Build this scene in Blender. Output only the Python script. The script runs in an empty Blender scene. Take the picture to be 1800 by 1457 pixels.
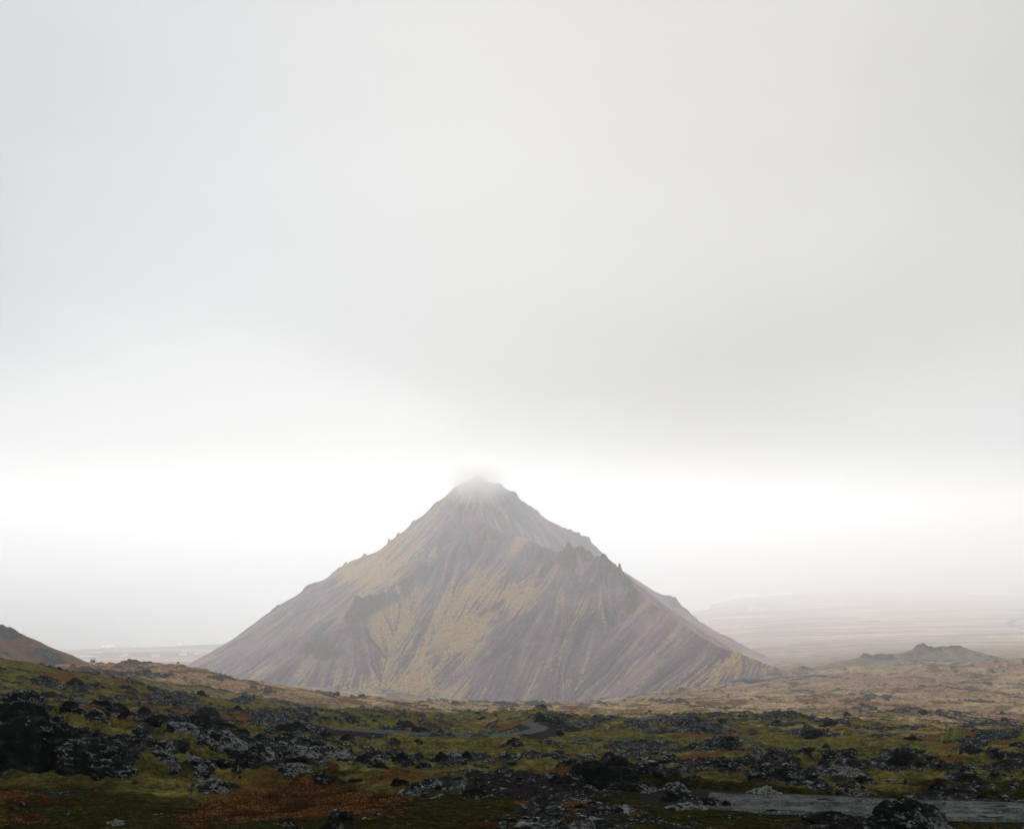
import bpy, bmesh, math, random
import numpy as np
from mathutils import Vector

random.seed(7)
rng = np.random.default_rng(7)
scene = bpy.context.scene
R = math.radians
F = 2060.0          # focal length of the photograph in its own pixels
CX, HY = 900.0, 925.0   # principal column and horizon row
SEA = -300.0

# ------------------------------------------------------------------ camera
cam_d = bpy.data.cameras.new('camera'); cam = bpy.data.objects.new('camera', cam_d)
scene.collection.objects.link(cam); scene.camera = cam
cam.location = (0, 0, 0); cam.rotation_euler = (R(90), 0, 0)
cam_d.sensor_fit = 'HORIZONTAL'; cam_d.sensor_width = 36.0
cam_d.lens = 36.0 * F / 1800.0
cam_d.shift_y = (HY - 728.5) / 1800.0
cam_d.clip_start = 0.5; cam_d.clip_end = 60000

# ------------------------------------------------------------------ exposure / render
scene.view_settings.view_transform = 'Standard'; scene.view_settings.look = 'None'
scene.view_settings.exposure = 0.10; scene.view_settings.gamma = 1.0
scene.cycles.use_denoising = True
scene.cycles.volume_bounces = 6
scene.cycles.max_bounces = 10
scene.cycles.use_adaptive_sampling = True

# ------------------------------------------------------------------ node helper
class NT:
    def __init__(s, tree): s.t = tree; s.n = tree.nodes; s.l = tree.links
    def put(s, sock, v):
        if isinstance(v, bpy.types.NodeSocket): s.l.new(v, sock)
        elif v is not None:
            if hasattr(sock.default_value, '__len__') and not hasattr(v, '__len__'): v = (v,) * len(sock.default_value)
            if hasattr(sock.default_value, '__len__') and len(sock.default_value) == 4 and len(v) == 3: v = (*v, 1)
            sock.default_value = v
    def math(s, op, a, b=None, c=None, clamp=False):
        n = s.n.new('ShaderNodeMath'); n.operation = op; n.use_clamp = clamp
        s.put(n.inputs[0], a)
        if b is not None: s.put(n.inputs[1], b)
        if c is not None: s.put(n.inputs[2], c)
        return n.outputs[0]
    def mapr(s, v, a, b, c=0.0, d=1.0, kind='SMOOTHSTEP'):
        n = s.n.new('ShaderNodeMapRange'); n.interpolation_type = kind
        s.put(n.inputs['Value'], v)
        for k, x in zip(('From Min', 'From Max', 'To Min', 'To Max'), (a, b, c, d)): s.put(n.inputs[k], x)
        return n.outputs['Result']
    def mix(s, f, a, b):
        n = s.n.new('ShaderNodeMix'); n.data_type = 'RGBA'
        s.put(n.inputs[0], f); s.put(n.inputs[6], a); s.put(n.inputs[7], b)
        return n.outputs[2]
    def noise(s, vec, scale, detail=6, rough=.6, dist=0):
        n = s.n.new('ShaderNodeTexNoise'); s.put(n.inputs['Vector'], vec)
        n.inputs['Scale'].default_value = scale; n.inputs['Detail'].default_value = detail
        n.inputs['Roughness'].default_value = rough; n.inputs['Distortion'].default_value = dist
        return n.outputs['Fac']
    def voro(s, vec, scale, feat='F1'):
        n = s.n.new('ShaderNodeTexVoronoi'); n.feature = feat; s.put(n.inputs['Vector'], vec)
        n.inputs['Scale'].default_value = scale
        return n.outputs['Distance']
    def ramp(s, f, stops):
        n = s.n.new('ShaderNodeValToRGB'); e = n.color_ramp.elements
        while len(e) < len(stops): e.new(.5)
        for k, (p, c) in enumerate(stops): e[k].position = p; e[k].color = (*c, 1)
        s.put(n.inputs[0], f); return n.outputs[0]
    def obj(s):
        return s.n.new('ShaderNodeTexCoord').outputs['Object']
    def scalev(s, v, sc):
        n = s.n.new('ShaderNodeVectorMath'); n.operation = 'MULTIPLY'; s.put(n.inputs[0], v); s.put(n.inputs[1], sc)
        return n.outputs[0]
    def attr(s, name):
        n = s.n.new('ShaderNodeAttribute'); n.attribute_name = name
        return n
    def sepc(s, c):
        n = s.n.new('ShaderNodeSeparateColor'); s.put(n.inputs[0], c); return n.outputs

def material(name, rough=.9, spec=.2):
    m = bpy.data.materials.new(name); m.use_nodes = True
    t = NT(m.node_tree); b = m.node_tree.nodes['Principled BSDF']
    b.inputs['Roughness'].default_value = rough; b.inputs['Specular IOR Level'].default_value = spec
    return m, t, b

def bump(t, b, h, strength=.6, dist=.1):
    n = t.n.new('ShaderNodeBump'); n.inputs['Strength'].default_value = strength
    n.inputs['Distance'].default_value = dist
    t.put(n.inputs['Height'], h); t.l.new(n.outputs[0], b.inputs['Normal'])

# ------------------------------------------------------------------ world: overcast sky
SUN_EL, SUN_AZ = R(26), R(-3)     # sun behind the cloud, ahead and a little left
w = bpy.data.worlds.new('World'); scene.world = w; w.use_nodes = True
t = NT(w.node_tree); bg = w.node_tree.nodes['Background']
sky = t.n.new('ShaderNodeTexSky'); sky.sky_type = 'NISHITA'; sky.sun_disc = False
sky.sun_elevation = SUN_EL; sky.sun_rotation = SUN_AZ
g = t.n.new('ShaderNodeTexCoord').outputs['Generated']
sx = t.n.new('ShaderNodeSeparateXYZ'); t.put(sx.inputs[0], g)
X_, Y_, Z_ = sx.outputs
hyp = t.math('SQRT', t.math('ADD', t.math('MULTIPLY', X_, X_), t.math('MULTIPLY', Y_, Y_)))
el = t.math('DIVIDE', Z_, t.math('MAXIMUM', hyp, .001))
az = t.math('ARCTAN2', X_, Y_)
nA = t.noise(t.scalev(g, (1.0, 1.0, 2.2)), 2.2, 4, .5)
nB = t.noise(t.scalev(g, (1.0, 1.0, 2.5)), 5.5, 5, .55)
warp = t.math('MULTIPLY', t.math('SUBTRACT', nB, .5), .10)
# lower edge of the dark cloud as a function of azimuth
fc = t.n.new('ShaderNodeFloatCurve'); cv = fc.mapping.curves[0]
edge_pts = [(-3.14, .15), (-.9, .09), (-.43, .095), (-.36, .125), (-.25, .145), (-.14, .120), (-.06, .080), (.0, .052), (.09, .036), (.2, .036), (.3, .058), (.43, .105), (.9, .13), (3.14, .15)]
while len(cv.points) < len(edge_pts): cv.points.new(.5, .5)
for p, (a, e) in zip(cv.points, edge_pts): p.location = ((a + 3.15) / 6.3, e * 2)
fc.mapping.update()
t.put(fc.inputs['Value'], t.math('DIVIDE', t.math('ADD', az, 3.15), 6.3))
edge = t.math('MULTIPLY', fc.outputs[0], .5)
d = t.math('ADD', t.math('SUBTRACT', el, edge), warp)
dark = t.mapr(d, -.04, .075)
# darker masses: right of centre just above the edge, upper left, upper right
def blob(a0, e0, ra, re):
    a = t.math('DIVIDE', t.math('SUBTRACT', az, a0), ra); e = t.math('DIVIDE', t.math('SUBTRACT', el, e0), re)
    r2 = t.math('ADD', t.math('MULTIPLY', a, a), t.math('MULTIPLY', e, e))
    return t.math('EXPONENT', t.math('MULTIPLY', r2, -1.0))
b1 = blob(.20, .13, .26, .075); b2 = blob(-.50, .20, .15, .15); b3 = blob(.47, .38, .22, .24); b4 = blob(-.05, .27, .14, .13)
lum = t.math('SUBTRACT', .695, t.math('MULTIPLY', b1, .095))
lum = t.math('SUBTRACT', lum, t.math('MULTIPLY', b2, .08))
lum = t.math('SUBTRACT', lum, t.math('MULTIPLY', b3, .07))
lum = t.math('ADD', lum, t.math('MULTIPLY', b4, .02))
lum = t.math('ADD', lum, t.math('MULTIPLY', t.math('SUBTRACT', nA, .5), .16))
lum = t.math('SUBTRACT', lum, t.mapr(el, .42, 1.2, 0, .10))
cx = t.n.new('ShaderNodeCombineXYZ')
tintc = t.mix(t.mapr(az, -.4, .3), (.98, 1.0, 1.025), (1.015, 1.003, .978))
vm = t.n.new('ShaderNodeVectorMath'); vm.operation = 'SCALE'; t.put(vm.inputs[0], tintc); t.put(vm.inputs['Scale'], lum)
band = t.mix(t.mapr(az, -.15, .25), (.775, .78, .783), (.68, .685, .685))
cloud_col = t.mix(dark, band, vm.outputs[0])
nish = t.n.new('ShaderNodeVectorMath'); nish.operation = 'SCALE'; t.put(nish.inputs[0], sky.outputs[0]); nish.inputs['Scale'].default_value = .1
final = t.mix(.97, nish.outputs[0], cloud_col)
t.put(bg.inputs['Color'], final); bg.inputs['Strength'].default_value = 1.0

sd = bpy.data.lights.new('sun', 'SUN'); so = bpy.data.objects.new('sun', sd); scene.collection.objects.link(so)
sd.energy = 2.3; sd.angle = R(22); sd.color = (1.0, .985, .965)
sdir = Vector((math.sin(SUN_AZ) * math.cos(SUN_EL), math.cos(SUN_AZ) * math.cos(SUN_EL), math.sin(SUN_EL)))
so.rotation_euler = sdir.to_track_quat('Z', 'Y').to_euler(); so.location = sdir * 500

# ------------------------------------------------------------------ numpy noise
def _h(ix, iy, iz=0, seed=0):
    h = (ix.astype(np.int64) * 374761393 + iy.astype(np.int64) * 668265263 + (iz.astype(np.int64) if hasattr(iz, 'astype') else iz) * 2147483647 + seed * 974634777) & 0xFFFFFFFF
    h = ((h ^ (h >> 13)) * 1274126177) & 0xFFFFFFFF
    h = ((h ^ (h >> 16)) * 2246822519) & 0xFFFFFFFF
    return ((h ^ (h >> 15)) & 0xFFFFFF).astype(np.float32) / 16777215.0
def vn2(x, y, seed=0):
    ix = np.floor(x); iy = np.floor(y); fx = x - ix; fy = y - iy
    fx = fx * fx * fx * (fx * (fx * 6 - 15) + 10); fy = fy * fy * fy * (fy * (fy * 6 - 15) + 10)
    a = _h(ix, iy, 0, seed); b = _h(ix + 1, iy, 0, seed); c = _h(ix, iy + 1, 0, seed); d_ = _h(ix + 1, iy + 1, 0, seed)
    return ((a * (1 - fx) + b * fx) * (1 - fy) + (c * (1 - fx) + d_ * fx) * fy) * 2 - 1
def vn3(p, seed=0):
    i = np.floor(p); f = p - i; f = f * f * (3 - 2 * f); r = 0
    for dx in (0, 1):
        for dy in (0, 1):
            for dz in (0, 1):
                wgt = (f[:, 0] if dx else 1 - f[:, 0]) * (f[:, 1] if dy else 1 - f[:, 1]) * (f[:, 2] if dz else 1 - f[:, 2])
                r = r + wgt * _h(i[:, 0] + dx, i[:, 1] + dy, i[:, 2] + dz, seed)
    return r * 2 - 1
def fbm2(x, y, lam, octv, seed=0, gain=.5):
    s = 0; a = 1; tot = 0
    for k in range(octv):
        c, sn = math.cos(k * 1.1), math.sin(k * 1.1)
        s = s + a * vn2((x * c - y * sn) / lam + k * 17.3, (x * sn + y * c) / lam, seed + k); tot += a; a *= gain; lam *= .5
    return s / tot * 1.5
def wor2(x, y, lam, seed=0):
    x = x / lam; y = y / lam; ix = np.floor(x); iy = np.floor(y); best = np.full(x.shape, 9.0)
    for dx in (-1, 0, 1):
        for dy in (-1, 0, 1):
            jx = ix + dx; jy = iy + dy
            qx = jx + _h(jx, jy, 0, seed); qy = jy + _h(jx, jy, 0, seed + 5)
            best = np.minimum(best, (x - qx) ** 2 + (y - qy) ** 2)
    return np.sqrt(best)
def sst(a, b, x):
    q = np.clip((x - a) / (b - a), 0, 1); return q * q * (3 - 2 * q)

# ------------------------------------------------------------------ object helpers
def tag(o, label=None, cat=None, group=None, kind=None):
    if label: o['label'] = label
    if cat: o['category'] = cat
    if group: o['group'] = group
    if kind: o['kind'] = kind
    return o
def link(name, me, mat=None, parent=None):
    o = bpy.data.objects.new(name, me); scene.collection.objects.link(o)
    if mat and not me.materials: me.materials.append(mat)
    if parent: o.parent = parent
    return o
def np_mesh(name, V, Fq, smooth=True):
    me = bpy.data.meshes.new(name); k = Fq.shape[1]
    me.vertices.add(len(V)); me.vertices.foreach_set('co', np.ascontiguousarray(V, dtype=np.float32).ravel())
    me.loops.add(len(Fq) * k); me.loops.foreach_set('vertex_index', np.ascontiguousarray(Fq, dtype=np.int32).ravel())
    me.polygons.add(len(Fq)); me.polygons.foreach_set('loop_start', np.arange(0, len(Fq) * k, k, dtype=np.int32))
    me.update(calc_edges=True)
    me.polygons.foreach_set('use_smooth', np.full(len(Fq), smooth))
    return me
def grid_faces(nr, nc):
    i = np.arange(nr - 1)[:, None] * nc + np.arange(nc - 1)[None, :]
    return np.stack([i, i + 1, i + nc + 1, i + nc], -1).reshape(-1, 4)
def mask_attr(me, name, arr):
    a = me.color_attributes.new(name, 'FLOAT_COLOR', 'POINT')
    a.data.foreach_set('color', np.ascontiguousarray(arr, dtype=np.float32).ravel())

# ------------------------------------------------------------------ terrain control table
COLS = np.array([-300, 0, 150, 300, 450, 600, 800, 1000, 1200, 1400, 1600, 1800, 2100], float)
ROWS = {
 36: [1488, 1488, 1488, 1488, 1488, 1488, 1488, 1488, 1488, 1488, 1488],
 45: [1440, 1442, 1444, 1446, 1446, 1446, 1446, 1448, 1452, 1455, 1457],
 55: [1384, 1386, 1392, 1402, 1406, 1408, 1408, 1410, 1418, 1424, 1428],
 65: [1318, 1330, 1348, 1368, 1382, 1386, 1385, 1386, 1392, 1396, 1400],
 80: [1236, 1248, 1280, 1325, 1354, 1366, 1366, 1366, 1370, 1374, 1378],
 90: [1236, 1250, 1280, 1314, 1344, 1356, 1356, 1356, 1358, 1360, 1362],
 110: [1272, 1276, 1288, 1304, 1326, 1338, 1340, 1340, 1340, 1342, 1344],
 150: [1262, 1262, 1270, 1286, 1306, 1316, 1320, 1320, 1320, 1322, 1325],
 200: [1220, 1226, 1244, 1270, 1294, 1301, 1302, 1302, 1302, 1306, 1310],
 260: [1170, 1200, 1226, 1256, 1278, 1286, 1284, 1284, 1284, 1288, 1296],
 320: [1180, 1202, 1226, 1250, 1268, 1276, 1272, 1272, 1274, 1280, 1286],
 400: [1186, 1196, 1214, 1236, 1258, 1264, 1262, 1260, 1262, 1268, 1274],
 520: [1178, 1180, 1190, 1212, 1234, 1250, 1252, 1248, 1248, 1250, 1254],
 620: [1174, 1170, 1174, 1202, 1224, 1240, 1244, 1236, 1232, 1232, 1234],
 750: [1190, 1186, 1188, 1212, 1236, 1238, 1240, 1226, 1216, 1213, 1216],
 900: [1215, 1212, 1212, 1222, 1240, 1240, 1240, 1215, 1200, 1186, 1184],
 1050: [1220, 1218, 1218, 1228, 1245, 1246, 1243, 1214, 1187, 1167, 1163],
 1250: [1215, 1212, 1206, 1215, 1235, 1240, 1240, 1215, 1186, 1172, 1170],
 1500: [1205, 1200, 1198, 1196, 1196, 1196, 1196, 1196, 1172, 1152, 1154],
 2000: [1175, 1172, 1170, 1170, 1165, 1160, 1155, 1150, 1142, 1132, 1130],
 2600: [1150, 1148, 1147, 1147, 1144, 1138, 1130, 1122, 1112, 1108, 1106],
}
TY = np.array([1, 12, 24] + list(ROWS), float); TL = np.log(TY)
TE = np.array([[925 + F * 1.7] * 11, [925 + F * 4 / 12] * 11, [925 + F * 7.2 / 24] * 11] + [ROWS[k] for k in ROWS], float)
TE = np.hstack([TE[:, :1], TE, TE[:, -1:]])
SHX = np.array([-600, 0, 85, 180, 260, 350, 440, 700, 1000, 1185, 1205, 1225, 1245, 1252, 1300, 1400, 1500, 1600, 1800, 2300], float)
SHY = np.array([1150, 1148, 1145, 1138, 1137, 1133, 1130, 1112, 1095, 1082, 1077, 1074, 1070, 1061, 1052, 1043.5, 1039.5, 1041, 1046, 1052], float)
def shore_Y(px): return 300 * F / (np.interp(px, SHX, SHY) - HY)

def base_height(X, Y):
    """smooth land surface (cubic through the control rows)"""
    px = np.clip(CX + F * X / Y, -300, 2099.9)
    fc_ = np.interp(px, COLS, np.arange(len(COLS))); i = np.minimum(fc_.astype(int), len(COLS) - 2); fx = fc_ - i; fx = fx * fx * (3 - 2 * fx) * .5 + fx * .5
    L = np.log(np.clip(Y, 1, 2600)); j = np.clip(np.searchsorted(TL, L) - 1, 0, len(TL) - 2)
    h = TL[j + 1] - TL[j]; s = (L - TL[j]) / h
    def val(k):
        k = np.clip(k, 0, len(TL) - 1); return TE[k, i] * (1 - fx) + TE[k, i + 1] * fx
    p0, p1, p2, p3 = val(j - 1), val(j), val(j + 1), val(j + 2)
    l0, l1, l2, l3 = TL[np.clip(j - 1, 0, None)], TL[j], TL[j + 1], TL[np.clip(j + 2, None, len(TL) - 1)]
    d0 = (p1 - p0) / np.maximum(l1 - l0, 1e-6); d1 = (p2 - p1) / h; d2 = (p3 - p2) / np.maximum(l3 - l2, 1e-6)
    m1 = np.where(d0 * d1 > 0, 2 * d0 * d1 / (d0 + d1 + 1e-12), 0); m2 = np.where(d1 * d2 > 0, 2 * d1 * d2 / (d1 + d2 + 1e-12), 0)
    m1 = np.where(j == 0, d1, m1)
    s2 = s * s; s3 = s2 * s
    e = (2 * s3 - 3 * s2 + 1) * p1 + (s3 - 2 * s2 + s) * h * m1 + (-2 * s3 + 3 * s2) * p2 + (s3 - s2) * h * m2
    z = -(e - HY) / F * np.minimum(Y, 2600)
    ys = shore_Y(px); tt = (ys - Y) / np.maximum(ys - 2600, 50)
    zf = SEA + np.where(tt > 0, (z - SEA) * tt, tt * 40)
    return np.where(Y > 2600, np.maximum(zf, SEA - 25), z)

def ray0(px, py):
    Ys = np.exp(np.linspace(math.log(38), math.log(5600), 6000)); X = (px - CX) / F * Ys
    e = HY - F * base_height(X, Ys) / Ys
    k = int(np.argmax(e <= py)); return X[k], Ys[k]

# ------------------------------------------------------------------ roads (paths traced on the land)
ROADS = [
 (3.8, 0.2, 'gravel road in the foreground', [(2150, 1452), (1950, 1445), (1800, 1439), (1600, 1431), (1450, 1423), (1300, 1416), (1240, 1412)]),
 (2.2, .1, 'gravel strip', [(1010, 1376), (960, 1373), (900, 1371), (850, 1369.5), (790, 1368)]),
 (3.8, 1.5, 'gravel road', [(520, 1297), (570, 1300), (640, 1303), (700, 1305.5), (790, 1309), (850, 1310), (900, 1306), (938, 1298), (948, 1290), (930, 1284), (950, 1280), (968, 1278.5)]),
 (5.0, 1.0, 'gravel road', [(1112, 1272.5), (1126, 1269), (1150, 1266.5), (1192, 1264)]),
 (5.5, .5, 'gravel road', [(1450, 1284), (1510, 1290), (1560, 1298), (1605, 1306), (1650, 1313)]),
 (6.5, .8, 'gravel road', [(1765, 1313), (1790, 1306), (1815, 1301), (1860, 1297)]),
 (12.0, 2.0, 'gravel road', [(1200, 1213), (1260, 1206), (1320, 1199), (1380, 1194.5), (1440, 1190)]),
 (7.0, .5, 'gravel track', [(1560, 1170), (1620, 1163), (1700, 1161), (1800, 1162), (1900, 1163)]),
 (14.0, 1.0, 'road', [(1830, 1078), (1800, 1085), (1780, 1092), (1774, 1097), (1782, 1102), (1800, 1106), (1840, 1112)]),
]
def smooth_path(P, step):
    P = np.array(P, float); out = []
    for k in range(len(P) - 1):
        p0, p1, p2, p3 = P[max(k - 1, 0)], P[k], P[k + 1], P[min(k + 2, len(P) - 1)]
        n = max(2, int(np.linalg.norm(p2 - p1) / step))
        for s in np.arange(n) / n:
            out.append(.5 * ((2 * p1) + (-p0 + p2) * s + (2 * p0 - 5 * p1 + 4 * p2 - p3) * s * s + (-p0 + 3 * p1 - 3 * p2 + p3) * s ** 3))
    out.append(P[-1]); return np.array(out)
road_paths = []
for wd, lift, nm, pts in ROADS:
    xy = smooth_path([ray0(*p) for p in pts], 1.0 if wd < 7 else 3.0)
    z = base_height(xy[:, 0], xy[:, 1]); kk = np.ones(15) / 15
    z = np.convolve(np.pad(z, 7, 'edge'), kk, 'valid') + lift
    road_paths.append((wd, np.column_stack([xy, z])))
PONDS = [(1130, 1303, 42, 4.0, 'small pale pond in the moss below the road bend'),
         (1478, 1264.5, 16, 5, 'white patch of water shining on the brown slope'),
         (1488, 1270, 8, 3, 'small white patch of water just below the larger one'),
         (1128, 1260.5, 12, 2, 'thin bright puddle above the upper road bend'),
         (1738, 1338, 30, 5, 'narrow bright pool in the rocky stream bed at right'),
         (1750, 1349, 12, 4, 'small bright puddle lowest in the stream bed'),
         (1390, 1256, 40, 1.5, 'thin pale streak of water on the straw slope')]
ponds = []
for px, py, wp, hp, lb in PONDS:
    x, y = ray0(px, py); z = float(base_height(np.array([x]), np.array([y]))[0])
    slope = max((py - HY) / F, .08); ponds.append((x, y, z, wp / 2 * y / F, hp / 2 * y / F / slope, lb))

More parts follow.
